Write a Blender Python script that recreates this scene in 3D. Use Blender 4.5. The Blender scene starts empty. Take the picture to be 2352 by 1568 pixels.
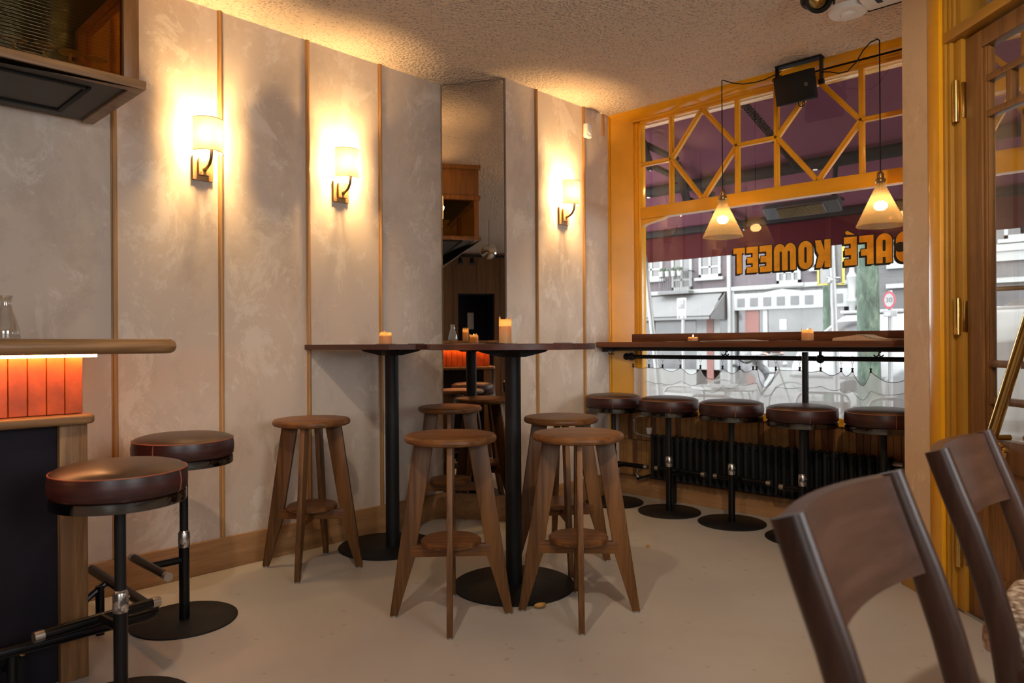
import bpy, bmesh, math, random
from mathutils import Vector, Matrix
random.seed(7)
SC = bpy.context.scene
COL = SC.collection
PI = math.pi

# ------------------------------------------------------------------ camera
cam_d = bpy.data.cameras.new('camera')
cam = bpy.data.objects.new('camera', cam_d)
COL.objects.link(cam)
YAW, PITCH, ROLL = 0.7619, 0.0010, -0.0063
fw = Vector((-math.sin(YAW) * math.cos(PITCH), math.cos(YAW) * math.cos(PITCH), math.sin(PITCH)))
r0 = Vector((math.cos(YAW), math.sin(YAW), 0))
u0 = r0.cross(fw)
rt = r0 * math.cos(ROLL) + u0 * math.sin(ROLL)
up = -r0 * math.sin(ROLL) + u0 * math.cos(ROLL)
m = Matrix.Identity(4)
for i in range(3):
    m[i][0], m[i][1], m[i][2] = rt[i], up[i], -fw[i]
m[0][3], m[1][3], m[2][3] = 3.5691, 0.0, 1.13
cam.matrix_world = m
cam_d.sensor_width = 36.0
cam_d.lens = 1662.1 / 2352 * 36
cam_d.clip_start = 0.02
cam_d.clip_end = 200
cam_d.dof.use_dof = True
cam_d.dof.focus_distance = 3.4
cam_d.dof.aperture_fstop = 3.2
SC.camera = cam

# ------------------------------------------------------------------ sky, exposure
SKY = 7.5
w = bpy.data.worlds.new('overcast_sky')
SC.world = w
w.use_nodes = True
bg = w.node_tree.nodes['Background']
bg.inputs['Color'].default_value = (0.93, 0.97, 1.0, 1)
bg.inputs['Strength'].default_value = SKY
SC.view_settings.view_transform = 'Standard'
SC.view_settings.look = 'None'
SC.view_settings.gamma = 1
SC.view_settings.use_curve_mapping = False
SC.view_settings.exposure = 0.50
try:
    SC.cycles.max_bounces = 8
    SC.cycles.diffuse_bounces = 4
    SC.cycles.glossy_bounces = 4
    SC.cycles.transmission_bounces = 6
    SC.cycles.transparent_max_bounces = 24
    SC.cycles.caustics_reflective = False
    SC.cycles.caustics_refractive = False
    SC.cycles.sample_clamp_indirect = 6.0
    SC.cycles.blur_glossy = 1.0
except Exception:
    pass


def portal(name, loc, rot, sx, sy):
    """guides the sky light through a modelled window opening"""
    d = bpy.data.lights.new(name, 'AREA')
    d.shape = 'RECTANGLE'
    d.size, d.size_y = sx, sy
    d.cycles.is_portal = True
    o = bpy.data.objects.new(name, d)
    o.location = loc
    o.rotation_euler = rot
    COL.objects.link(o)


portal('portal_front', (1.52, 4.62, 1.7), (-PI / 2, 0, 0), 2.0, 2.1)
portal('portal_entrance', (3.55, 4.62, 1.7), (-PI / 2, 0, 0), 1.8, 2.1)
portal('portal_side', (4.98, 1.05, 1.7), (0, PI / 2, 0), 1.3, 1.3)
portal('portal_side_rear', (4.98, -1.8, 1.7), (0, PI / 2, 0), 1.3, 1.5)


# ------------------------------------------------------------------ mesh helpers
class MB:
    def __init__(s):
        s.bm = bmesh.new()
        s.mi = 0

    def _face(s, vs):
        try:
            f = s.bm.faces.new(vs)
            f.material_index = s.mi
            return f
        except ValueError:
            return None

    def box(s, x0, x1, y0, y1, z0, z1, bev=0.0, seg=2, mat=None):
        x0, x1 = min(x0, x1), max(x0, x1)
        y0, y1 = min(y0, y1), max(y0, y1)
        z0, z1 = min(z0, z1), max(z0, z1)
        c = [(x0, y0, z0), (x1, y0, z0), (x1, y1, z0), (x0, y1, z0), (x0, y0, z1), (x1, y0, z1), (x1, y1, z1), (x0, y1, z1)]
        if mat is not None:
            c = [tuple(mat @ Vector(p)) for p in c]
        v = [s.bm.verts.new(p) for p in c]
        fs = [s._face([v[i] for i in q]) for q in ((0, 3, 2, 1), (4, 5, 6, 7), (0, 1, 5, 4), (1, 2, 6, 5), (2, 3, 7, 6), (3, 0, 4, 7))]
        if bev > 0:
            es = set()
            for f in fs:
                es.update(f.edges)
            r = bmesh.ops.bevel(s.bm, geom=list(es), offset=bev, segments=seg, profile=0.5, affect='EDGES')
            for f in r['faces']:
                f.material_index = s.mi
        return s

    def prism(s, pts, h0, h1, axis='z', bev=0.0, seg=3, bev_all=False):
        """polygon pts extruded from h0 to h1 along axis"""
        def P(p, h):
            if axis == 'z':
                return (p[0], p[1], h)
            if axis == 'y':
                return (p[0], h, p[1])
            return (h, p[0], p[1])
        a = [s.bm.verts.new(P(p, h0)) for p in pts]
        b = [s.bm.verts.new(P(p, h1)) for p in pts]
        n = len(pts)
        fa = s._face(a[::-1])
        fb = s._face(b)
        side = [s._face([a[i], a[(i + 1) % n], b[(i + 1) % n], b[i]]) for i in range(n)]
        fs = [f for f in [fa, fb] + side if f]
        bmesh.ops.recalc_face_normals(s.bm, faces=fs)
        if bev > 0:
            es = set()
            for f in (fa, fb):
                es.update(f.edges)
            if bev_all:
                for f in side:
                    es.update(f.edges)
            r = bmesh.ops.bevel(s.bm, geom=list(es), offset=bev, segments=seg, profile=0.5, affect='EDGES')
            for f in r['faces']:
                f.material_index = s.mi
        return s

    def tube(s, path, r, n=10, cap=True, closed=False, flat=1.0):
        path = [Vector(p) for p in path]
        k = len(path)
        rs = r if isinstance(r, (list, tuple)) else [r] * k
        rings = []
        up_ = None
        for i, p in enumerate(path):
            if closed:
                t = (path[(i + 1) % k] - path[i - 1]).normalized()
            elif i == 0:
                t = (path[1] - p).normalized()
            elif i == k - 1:
                t = (p - path[i - 1]).normalized()
            else:
                t = ((path[i + 1] - p).normalized() + (p - path[i - 1]).normalized()).normalized()
            if up_ is None:
                up_ = Vector((0, 0, 1)) if abs(t.z) < 0.9 else Vector((1, 0, 0))
            a = t.cross(up_).normalized()
            b = a.cross(t).normalized()
            up_ = b
            rings.append([s.bm.verts.new(p + a * (math.cos(2 * PI * j / n) * rs[i]) + b * (math.sin(2 * PI * j / n) * rs[i] * flat)) for j in range(n)])
        m_ = k if closed else k - 1
        for i in range(m_):
            A, B = rings[i], rings[(i + 1) % k]
            for j in range(n):
                s._face([A[j], A[(j + 1) % n], B[(j + 1) % n], B[j]])
        if cap and not closed:
            s._face(rings[0][::-1])
            s._face(rings[-1])
        return s

    def cyl(s, p0, p1, r0, r1=None, n=20):
        return s.tube([p0, p1], [r0, r0 if r1 is None else r1], n)

    def lathe(s, prof, c=(0, 0, 0), n=40, rib=0.0, cap0=True, cap1=True, a0=0.0, a1=2 * PI):
        """prof: (r, z) list"""
        full = abs(a1 - a0 - 2 * PI) < 1e-6
        cnt = n if full else n + 1
        rings = []
        for (r, z) in prof:
            if r < 1e-6:
                rings.append([s.bm.verts.new((c[0], c[1], c[2] + z))])
                continue
            ring = []
            for j in range(cnt):
                a = a0 + (a1 - a0) * j / n
                rr = r * (1 + (rib if j % 2 else -rib))
                ring.append(s.bm.verts.new((c[0] + rr * math.cos(a), c[1] + rr * math.sin(a), c[2] + z)))
            rings.append(ring)
        for A, B in zip(rings, rings[1:]):
            for j in range(n):
                j2 = (j + 1) % cnt
                if len(A) == 1 and len(B) == 1:
                    continue
                if len(A) == 1:
                    s._face([A[0], B[j2], B[j]])
                elif len(B) == 1:
                    s._face([A[j], A[j2], B[0]])
                else:
                    s._face([A[j], A[j2], B[j2], B[j]])
        if full and cap0 and len(rings[0]) > 1:
            s._face(rings[0][::-1])
        if full and cap1 and len(rings[-1]) > 1:
            s._face(rings[-1])
        return s

    def sphere(s, c, r, u=16, v=10, sz=1.0):
        prof = [(r * math.sin(PI * i / v), -r * sz * math.cos(PI * i / v)) for i in range(v + 1)]
        prof[0] = (0, -r * sz)
        prof[-1] = (0, r * sz)
        return s.lathe(prof, c, u)

    def grid(s, rows):
        vs = [[s.bm.verts.new(p) for p in r] for r in rows]
        for A, B in zip(vs, vs[1:]):
            for j in range(len(A) - 1):
                s._face([A[j], A[j + 1], B[j + 1], B[j]])
        return s

    def xf(s, M):
        bmesh.ops.transform(s.bm, matrix=M, verts=s.bm.verts)
        return s

    def build(s, name, mats, parent=None, world=True, ang=0.6, smooth=True):
        if parent is not None and world:
            p = parent
            off = Vector((0, 0, 0))
            while p is not None:
                off += p.location
                p = p.parent
            bmesh.ops.translate(s.bm, verts=s.bm.verts, vec=-off)
        s.bm.normal_update()
        if smooth:
            for f in s.bm.faces:
                f.smooth = True
            for e in s.bm.edges:
                if len(e.link_faces) == 2 and e.calc_face_angle(0) > ang:
                    e.smooth = False
        me = bpy.data.meshes.new(name)
        s.bm.to_mesh(me)
        s.bm.free()
        for mm in (mats if isinstance(mats, (list, tuple)) else [mats]):
            me.materials.append(mm)
        o = bpy.data.objects.new(name, me)
        COL.objects.link(o)
        if parent is not None:
            o.parent = parent
        return o


def thing(name, label, cat, loc=(0, 0, 0), rz=0.0, group=None, kind=None):
    o = bpy.data.objects.new(name, None)
    COL.objects.link(o)
    o.empty_display_size = 0.05
    o.location = loc
    o.rotation_euler = (0, 0, rz)
    return tag(o, label, cat, group, kind)


def tag(o, label, cat, group=None, kind=None):
    o['label'] = label
    o['category'] = cat
    if group:
        o['group'] = group
    if kind:
        o['kind'] = kind
    return o


def struct(o, label=None, cat=None):
    o['kind'] = 'structure'
    if label:
        o['label'] = label
        o['category'] = cat
    return o


def kids(o):
    return [c for c in bpy.data.objects if c.parent == o]


def copy_tree(o, parent=None):
    c = o.copy()
    COL.objects.link(c)
    c.parent = parent
    for ch in kids(o):
        copy_tree(ch, c)
    return c


def place(proto, first, loc, rz, label, group=None):
    o = proto if first else copy_tree(proto)
    o.location = loc
    o.rotation_euler = (0, 0, rz)
    o['label'] = label
    if group:
        o['group'] = group
    return o


def point(name, loc, power, color, r=0.03, parent=None):
    d = bpy.data.lights.new(name, 'POINT')
    d.energy = power
    d.color = color
    d.shadow_soft_size = r
    o = bpy.data.objects.new(name, d)
    o.location = loc
    COL.objects.link(o)
    if parent is not None:
        o.parent = parent
    return o


# ------------------------------------------------------------------ materials
def nt(name):
    mm = bpy.data.materials.new(name)
    mm.use_nodes = True
    t = mm.node_tree
    return mm, t, t.nodes, t.links, t.nodes['Principled BSDF']


def c4(c):
    return (c[0], c[1], c[2], 1)


def srgb(r, g, b):
    f = lambda x: (x / 255 / 12.92) if x / 255 <= 0.04045 else ((x / 255 + 0.055) / 1.055) ** 2.4
    return (f(r), f(g), f(b))


def ramp(N, stops):
    r = N.new('ShaderNodeValToRGB')
    el = r.color_ramp.elements
    while len(el) < len(stops):
        el.new(0.5)
    for e, (p, c) in zip(el, stops):
        e.position = p
        e.color = c4(c)
    return r


def coords(N, L, scale=(1, 1, 1), kind='Object', rot=(0, 0, 0)):
    tc = N.new('ShaderNodeTexCoord')
    mp = N.new('ShaderNodeMapping')
    mp.inputs['Scale'].default_value = scale
    mp.inputs['Rotation'].default_value = rot
    L.new(tc.outputs[kind], mp.inputs['Vector'])
    return mp


def noise(N, L, vec, scale, detail=4, rough=0.55, dist=0.0):
    n = N.new('ShaderNodeTexNoise')
    n.inputs['Scale'].default_value = scale
    n.inputs['Detail'].default_value = detail
    n.inputs['Roughness'].default_value = rough
    n.inputs['Distortion'].default_value = dist
    if vec is not None:
        L.new(vec.outputs[0], n.inputs['Vector'])
    return n


def bump(N, L, src, B, strength=0.2, dist=0.01):
    b = N.new('ShaderNodeBump')
    b.inputs['Strength'].default_value = strength
    b.inputs['Distance'].default_value = dist
    L.new(src, b.inputs['Height'])
    L.new(b.outputs[0], B.inputs['Normal'])
    return b


def flat(name, col, rough=0.5, metal=0.0, spec=0.5, var=0.12, vscale=8.0, bmp=0.0, bscale=40.0, coat=0.0):
    """plain surface with a little procedural variation"""
    mm, t, N, L, B = nt(name)
    v = coords(N, L)
    n = noise(N, L, v, vscale, 4)
    rp = ramp(N, [(0.3, tuple(x * (1 - var) for x in col)), (0.7, tuple(min(1, x * (1 + var)) for x in col))])
    L.new(n.outputs['Fac'], rp.inputs[0])
    L.new(rp.outputs[0], B.inputs['Base Color'])
    B.inputs['Roughness'].default_value = rough
    B.inputs['Metallic'].default_value = metal
    B.inputs['Specular IOR Level'].default_value = spec
    if coat:
        B.inputs['Coat Weight'].default_value = coat
        B.inputs['Coat Roughness'].default_value = 0.12
    if bmp:
        n2 = noise(N, L, v, bscale, 3)
        bump(N, L, n2.outputs['Fac'], B, bmp, 0.004)
    return mm


def wood(name, c1, c2, axis='z', rough=0.42, scale=1.0, contrast=1.0, spec=0.4):
    mm, t, N, L, B = nt(name)
    lo, hi = 1.3 * scale, 22.0 * scale
    sc = {'x': (lo, hi, hi), 'y': (hi, lo, hi), 'z': (hi, hi, lo)}[axis]
    v = coords(N, L, sc)
    n1 = noise(N, L, v, 1.0, 6, 0.62, 0.6)
    v2 = coords(N, L, tuple(x * 4.0 for x in sc))
    n2 = noise(N, L, v2, 1.0, 3, 0.6, 0.2)
    v3 = coords(N, L, tuple(x * 0.22 for x in sc))
    n3 = noise(N, L, v3, 1.0, 2, 0.5)
    a = N.new('ShaderNodeMath')
    a.operation = 'MULTIPLY_ADD'
    a.inputs[1].default_value = 0.42
    L.new(n2.outputs['Fac'], a.inputs[0])
    L.new(n1.outputs['Fac'], a.inputs[2])
    b = N.new('ShaderNodeMath')
    b.operation = 'MULTIPLY_ADD'
    b.inputs[1].default_value = 0.5
    L.new(n3.outputs['Fac'], b.inputs[0])
    L.new(a.outputs[0], b.inputs[2])
    d = 0.095 / contrast
    rp = ramp(N, [(0.95 / 1.92 - d + 0.0, c2), (0.95 / 1.92 + d, c1)])
    mr = N.new('ShaderNodeMath')
    mr.operation = 'DIVIDE'
    mr.inputs[1].default_value = 1.92
    L.new(b.outputs[0], mr.inputs[0])
    L.new(mr.outputs[0], rp.inputs[0])
    L.new(rp.outputs[0], B.inputs['Base Color'])
    B.inputs['Roughness'].default_value = rough
    B.inputs['Specular IOR Level'].default_value = spec
    bump(N, L, n2.outputs['Fac'], B, 0.12, 0.0015)
    return mm


def emis(name, col, strength):
    mm = bpy.data.materials.new(name)
    mm.use_nodes = True
    t = mm.node_tree
    t.nodes.remove(t.nodes['Principled BSDF'])
    e = t.nodes.new('ShaderNodeEmission')
    e.inputs['Color'].default_value = c4(col)
    e.inputs['Strength'].default_value = strength
    t.links.new(e.outputs[0], t.nodes['Material Output'].inputs['Surface'])
    return mm


def glass(name, tint=(1, 1, 1), gloss_col=(1, 1, 1), rough=0.0, haze=0.0, haze_col=(1, 1, 1), ior=1.5, rib=None, glossk=1.0):
    """thin glazing: transparent + fresnel reflection (+ a little translucent haze)"""
    mm = bpy.data.materials.new(name)
    mm.use_nodes = True
    t = mm.node_tree
    N, L = t.nodes, t.links
    N.remove(N['Principled BSDF'])
    tr = N.new('ShaderNodeBsdfTransparent')
    tr.inputs['Color'].default_value = c4(tint)
    gl = N.new('ShaderNodeBsdfGlossy')
    gl.inputs['Color'].default_value = c4(gloss_col)
    gl.inputs['Roughness'].default_value = rough
    fr = N.new('ShaderNodeFresnel')
    fr.inputs['IOR'].default_value = ior
    base = tr.outputs[0]
    if haze > 0:
        tl = N.new('ShaderNodeBsdfTranslucent')
        tl.inputs['Color'].default_value = c4(haze_col)
        mx0 = N.new('ShaderNodeMixShader')
        mx0.inputs[0].default_value = haze
        L.new(base, mx0.inputs[1])
        L.new(tl.outputs[0], mx0.inputs[2])
        base = mx0.outputs[0]
    mx = N.new('ShaderNodeMixShader')
    k = N.new('ShaderNodeMath')
    k.operation = 'MULTIPLY'
    k.use_clamp = True
    k.inputs[1].default_value = glossk
    ge = N.new('ShaderNodeNewGeometry')
    fb = N.new('ShaderNodeMath')
    fb.operation = 'SUBTRACT'
    fb.inputs[0].default_value = 1.0
    L.new(ge.outputs['Backfacing'], fb.inputs[1])
    L.new(fr.outputs[0], k.inputs[0])
    k2 = N.new('ShaderNodeMath')
    k2.operation = 'MULTIPLY'
    L.new(k.outputs[0], k2.inputs[0])
    L.new(fb.outputs[0], k2.inputs[1])
    L.new(k2.outputs[0], mx.inputs[0])
    L.new(base, mx.inputs[1])
    L.new(gl.outputs[0], mx.inputs[2])
    if rib:
        v = coords(N, L, rib[1])
        wv = N.new('ShaderNodeTexWave')
        wv.bands_direction = rib[2]
        wv.inputs['Scale'].default_value = rib[0]
        L.new(v.outputs[0], wv.inputs['Vector'])
        bp = N.new('ShaderNodeBump')
        bp.inputs['Strength'].default_value = 0.6
        bp.inputs['Distance'].default_value = 0.004
        L.new(wv.outputs['Fac'], bp.inputs['Height'])
        L.new(bp.outputs[0], gl.inputs['Normal'])
    L.new(mx.outputs[0], N['Material Output'].inputs['Surface'])
    return mm


def cloth(name, col, transl=0.5, see=0.0, weave=0.0):
    mm = bpy.data.materials.new(name)
    mm.use_nodes = True
    t = mm.node_tree
    N, L = t.nodes, t.links
    N.remove(N['Principled BSDF'])
    d = N.new('ShaderNodeBsdfDiffuse')
    d.inputs['Color'].default_value = c4(col)
    tl = N.new('ShaderNodeBsdfTranslucent')
    tl.inputs['Color'].default_value = c4(col)
    mx = N.new('ShaderNodeMixShader')
    mx.inputs[0].default_value = transl
    L.new(d.outputs[0], mx.inputs[1])
    L.new(tl.outputs[0], mx.inputs[2])
    out = mx.outputs[0]
    if see > 0:
        tr = N.new('ShaderNodeBsdfTransparent')
        m2 = N.new('ShaderNodeMixShader')
        m2.inputs[0].default_value = see
        if weave > 0:
            v = coords(N, L, (1, 1, 1))
            n = noise(N, L, v, weave, 2)
            rp = ramp(N, [(0.3, (see - 0.12,) * 3), (0.7, (see + 0.12,) * 3)])
            L.new(n.outputs['Fac'], rp.inputs[0])
            L.new(rp.outputs[0], m2.inputs[0])
        L.new(out, m2.inputs[1])
        L.new(tr.outputs[0], m2.inputs[2])
        out = m2.outputs[0]
    L.new(out, N['Material Output'].inputs['Surface'])
    return mm


def plaster(name, base, light, dark):
    mm, t, N, L, B = nt(name)
    v = coords(N, L)
    v2 = coords(N, L, (1, 1.15, 0.85))
    n1 = noise(N, L, v2, 1.6, 9, 0.72, 0.3)
    r1 = ramp(N, [(0.40, dark), (0.50, base), (0.66, base)])
    L.new(n1.outputs['Fac'], r1.inputs[0])
    n2 = noise(N, L, v2, 3.1, 12, 0.78, 0.5)
    r2 = ramp(N, [(0.53, (0, 0, 0)), (0.585, (0.8, 0.8, 0.8))])
    L.new(n2.outputs['Fac'], r2.inputs[0])
    mx = N.new('ShaderNodeMix')
    mx.data_type = 'RGBA'
    L.new(r2.outputs[0], mx.inputs[0])
    L.new(r1.outputs[0], mx.inputs[6])
    mx.inputs[7].default_value = c4(light)
    n3 = noise(N, L, v, 9.0, 10, 0.8, 0.9)
    r3 = ramp(N, [(0.60, (0, 0, 0)), (0.66, (0.55, 0.55, 0.55))])
    L.new(n3.outputs['Fac'], r3.inputs[0])
    m2 = N.new('ShaderNodeMix')
    m2.data_type = 'RGBA'
    L.new(r3.outputs[0], m2.inputs[0])
    L.new(mx.outputs[2], m2.inputs[6])
    m2.inputs[7].default_value = c4(tuple(min(1, x * 1.1) for x in light))
    L.new(m2.outputs[2], B.inputs['Base Color'])
    B.inputs['Roughness'].default_value = 0.62
    B.inputs['Specular IOR Level'].default_value = 0.3
    bump(N, L, n2.outputs['Fac'], B, 0.08, 0.004)
    return mm


def stucco(name, c1, c2):
    mm, t, N, L, B = nt(name)
    v = coords(N, L)
    n1 = noise(N, L, v, 70, 3, 0.6)
    n2 = N.new('ShaderNodeTexVoronoi')
    n2.inputs['Scale'].default_value = 55
    L.new(v.outputs[0], n2.inputs['Vector'])
    a = N.new('ShaderNodeMath')
    a.operation = 'ADD'
    L.new(n1.outputs['Fac'], a.inputs[0])
    L.new(n2.outputs['Distance'], a.inputs[1])
    rp = ramp(N, [(0.55, c2), (0.85, c1)])
    L.new(a.outputs[0], rp.inputs[0])
    L.new(rp.outputs[0], B.inputs['Base Color'])
    B.inputs['Roughness'].default_value = 0.9
    bump(N, L, a.outputs[0], B, 1.0, 0.02)
    return mm


def resin_floor(name, c1, c2):
    mm, t, N, L, B = nt(name)
    v = coords(N, L)
    n1 = noise(N, L, v, 0.9, 6, 0.6, 0.4)
    rp = ramp(N, [(0.35, c2), (0.65, c1)])
    L.new(n1.outputs['Fac'], rp.inputs[0])
    n2 = noise(N, L, v, 55, 2, 0.5)
    r2 = ramp(N, [(0.30, (0.45, 0.4, 0.35)), (0.335, (1, 1, 1))])
    n2b = noise(N, L, v, 23, 0, 0.5)
    r2b = ramp(N, [(0.20, (0.5, 0.45, 0.4)), (0.22, (1, 1, 1))])
    L.new(n2.outputs['Fac'], r2.inputs[0])
    L.new(n2b.outputs['Fac'], r2b.inputs[0])
    mx = N.new('ShaderNodeMix')
    mx.data_type = 'RGBA'
    mx.blend_type = 'MULTIPLY'
    mx.inputs[0].default_value = 0.35
    L.new(rp.outputs[0], mx.inputs[6])
    L.new(r2b.outputs[0], mx.inputs[7])
    L.new(mx.outputs[2], B.inputs['Base Color'])
    n3 = noise(N, L, v, 2.2, 5, 0.6)
    rr = ramp(N, [(0.3, (0.32,) * 3), (0.7, (0.5,) * 3)])
    L.new(n3.outputs['Fac'], rr.inputs[0])
    L.new(rr.outputs[0], B.inputs['Roughness'])
    B.inputs['Specular IOR Level'].default_value = 0.45
    n4 = noise(N, L, v, 5, 3)
    bump(N, L, n4.outputs['Fac'], B, 0.05, 0.01)
    return mm


def leather(name, c1, c2, rough=0.36, streak=(1, 1, 14)):
    mm, t, N, L, B = nt(name)
    v = coords(N, L, streak)
    n1 = noise(N, L, v, 4.0, 6, 0.65, 0.4)
    rp = ramp(N, [(0.38, c1), (0.68, c2)])
    L.new(n1.outputs['Fac'], rp.inputs[0])
    L.new(rp.outputs[0], B.inputs['Base Color'])
    B.inputs['Roughness'].default_value = rough
    v2 = coords(N, L)
    n2 = noise(N, L, v2, 160, 2)
    bump(N, L, n2.outputs['Fac'], B, 0.08, 0.001)
    return mm


def brick(name, c1, c2, mortar, scale=1.0):
    mm, t, N, L, B = nt(name)
    v = coords(N, L, (1, 1, 1), rot=(PI / 2, 0, 0))
    b = N.new('ShaderNodeTexBrick')
    b.inputs['Color1'].default_value = c4(c1)
    b.inputs['Color2'].default_value = c4(c2)
    b.inputs['Mortar'].default_value = c4(mortar)
    b.inputs['Scale'].default_value = scale
    b.inputs['Brick Width'].default_value = 0.22
    b.inputs['Row Height'].default_value = 0.065
    b.inputs['Mortar Size'].default_value = 0.006
    L.new(v.outputs[0], b.inputs['Vector'])
    L.new(b.outputs['Color'], B.inputs['Base Color'])
    B.inputs['Roughness'].default_value = 0.85
    return mm


def scuffed(name, col, bright, rough=0.3, thr=0.62, sc=22):
    """blackened steel with worn bright patches"""
    mm, t, N, L, B = nt(name)
    v = coords(N, L)
    n = noise(N, L, v, sc, 6, 0.7, 0.4)
    rp = ramp(N, [(thr, col), (thr + 0.08, bright)])
    L.new(n.outputs['Fac'], rp.inputs[0])
    L.new(rp.outputs[0], B.inputs['Base Color'])
    B.inputs['Metallic'].default_value = 0.85
    B.inputs['Roughness'].default_value = rough
    return mm


M = {}
M['plaster'] = plaster('wall_plaster', (0.60, 0.505, 0.425), (0.70, 0.62, 0.545), (0.51, 0.425, 0.355))
M['ceiling'] = stucco('ceiling_stucco', (0.88, 0.71, 0.56), (0.56, 0.42, 0.32))
M['floor'] = resin_floor('floor_resin', (0.46, 0.425, 0.385), (0.40, 0.362, 0.325))
M['oak_z'] = wood('oak_vertical', (0.47, 0.265, 0.10), (0.30, 0.155, 0.055), 'z')
M['oak_x'] = wood('oak_along_x', (0.40, 0.215, 0.095), (0.24, 0.12, 0.048), 'x')
M['oak_y'] = wood('oak_along_y', (0.40, 0.215, 0.095), (0.24, 0.12, 0.048), 'y')
M['baroak_y'] = wood('bar_oak_y', (0.30, 0.16, 0.068), (0.15, 0.075, 0.03), 'y', 0.36, contrast=1.2)
M['baroak_z'] = wood('bar_oak_z', (0.33, 0.175, 0.075), (0.16, 0.076, 0.03), 'z', 0.5, contrast=1.2, spec=0.25)
M['stool_x'] = wood('stool_oak_seat', (0.205, 0.085, 0.026), (0.090, 0.033, 0.010), 'x', 0.42, contrast=1.3, spec=0.3)
M['stool_z'] = wood('stool_oak_leg', (0.165, 0.072, 0.022), (0.072, 0.029, 0.009), 'z', 0.45, contrast=1.3, spec=0.3)
M['walnut'] = wood('walnut', (0.058, 0.026, 0.016), (0.027, 0.012, 0.008), 'z', 0.33)
M['walnut_y'] = wood('walnut_rail', (0.095, 0.046, 0.032), (0.052, 0.025, 0.017), 'y', 0.34)
M['table'] = wood('table_maroon', (0.085, 0.028, 0.020), (0.045, 0.014, 0.010), 'x', 0.38, contrast=0.8)
M['counter'] = wood('counter_mahogany', (0.15, 0.052, 0.022), (0.075, 0.022, 0.010), 'x', 0.3)
M['panel'] = wood('dark_panelling', (0.24, 0.11, 0.034), (0.13, 0.056, 0.017), 'z', 0.45)
M['doorwood'] = wood('door_oak', (0.23, 0.105, 0.03), (0.11, 0.045, 0.012), 'z', 0.4, contrast=1.2)
M['cabwood'] = wood('cabinet_oak', (0.36, 0.17, 0.055), (0.21, 0.09, 0.028), 'z', 0.4)
M['black'] = flat('black_powdercoat', (0.007, 0.007, 0.0075), 0.5, spec=0.3)
M['blackpl'] = flat('black_plastic', (0.006, 0.006, 0.0065), 0.6, spec=0.25, bmp=0.1, bscale=300)
M['blackpanel'] = flat('black_panel', (0.009, 0.006, 0.010), 0.6, spec=0.15, var=0.3, vscale=3)
M['steel'] = scuffed('blackened_steel', (0.02, 0.02, 0.022), (0.35, 0.32, 0.30), 0.28, 0.70, 9)
M['ring'] = flat('dark_polished_steel', (0.13, 0.13, 0.13), 0.12, 1.0)
M['collar'] = scuffed('worn_collar', (0.16, 0.15, 0.14), (0.62, 0.58, 0.54), 0.28, 0.45, 40)
M['baresteel'] = flat('bare_steel', (0.5, 0.48, 0.45), 0.3, 0.95)
M['leather_s'] = leather('leather_side', (0.014, 0.005, 0.005), (0.055, 0.014, 0.012), 0.36)
M['leather_t'] = leather('leather_top', (0.04, 0.021, 0.013), (0.055, 0.029, 0.018), 0.36, (1, 1, 1))
M['piping'] = flat('orange_stitching', (0.30, 0.075, 0.03), 0.5)
M['tile_o'] = flat('orange_glazed_tile', (0.50, 0.085, 0.012), 0.34, var=0.3, vscale=14, spec=0.35)
M['grout'] = flat('grout', (0.16, 0.12, 0.09), 0.9)
M['tile_y1'] = flat('ochre_tile', (0.30, 0.155, 0.05), 0.35, var=0.2, vscale=12)
M['tile_y2'] = flat('brown_tile', (0.13, 0.05, 0.018), 0.35, var=0.2, vscale=12)
M['tile_y3'] = flat('amber_tile', (0.24, 0.115, 0.035), 0.35, var=0.2, vscale=12)
M['yellow'] = flat('yellow_gloss_paint', (0.78, 0.36, 0.010), 0.28, var=0.06, vscale=5, coat=0.25)
M['yellowg'] = flat('yellow_high_gloss', (0.78, 0.37, 0.012), 0.10, var=0.05, vscale=5, coat=0.8)
M['yellowd'] = flat('shaded_yellow_paint', (0.42, 0.205, 0.02), 0.35, var=0.06, vscale=5)  # darker copy of the yellow paint, shade of the door jamb in its colour
M['pillar'] = plaster('pillar_plaster', (0.70, 0.50, 0.31), (0.80, 0.62, 0.43), (0.60, 0.42, 0.25))
M['glass'] = glass('window_glass', (0.985, 0.99, 0.985), glossk=1.8)
M['mirror'] = flat('mirror_silver', (0.72, 0.70, 0.66), 0.0, 1.0, var=0.0)
M['brass'] = flat('brass', (0.62, 0.40, 0.13), 0.16, 1.0, var=0.1)
M['bronze'] = flat('aged_bronze', (0.26, 0.18, 0.09), 0.32, 0.9, var=0.2)
M['shade'] = cloth('lamp_shade_linen', (0.90, 0.76, 0.52), 0.06)
M['white'] = flat('white_plastic', (0.78, 0.76, 0.72), 0.4, var=0.03)
M['wax'] = None
M['bulb'] = emis('warm_bulb', (1.0, 0.70, 0.34), 55.0)
M['bulbp'] = emis('pendant_bulb', (1.0, 0.66, 0.30), 22.0)
M['flame'] = emis('candle_flame', (1.0, 0.55, 0.16), 30.0)
M['led'] = emis('led_strip', (1.0, 0.46, 0.17), 42.0)
M['frost'] = glass('stemware_glass', (0.9, 0.9, 0.88), (1, 1, 1), 0.12, 0.55, ior=1.9, glossk=3.0)
M['coneglass'] = glass('ribbed_cone_glass', (0.93, 0.86, 0.74), (1, 0.95, 0.85), 0.12, 0.22, (1.0, 0.78, 0.48), 1.5)
M['amber'] = glass('amber_reeded_glass', (0.82, 0.62, 0.26), (1.0, 0.82, 0.42), 0.05, 0.03, (0.60, 0.40, 0.10), 1.5, (26.0, (1, 1, 1), 'Z'), 1.0)
M['clear'] = glass('drinking_glass', (0.95, 0.95, 0.94), (1, 1, 1), 0.05, 0.22, ior=1.6, glossk=2.6)
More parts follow.
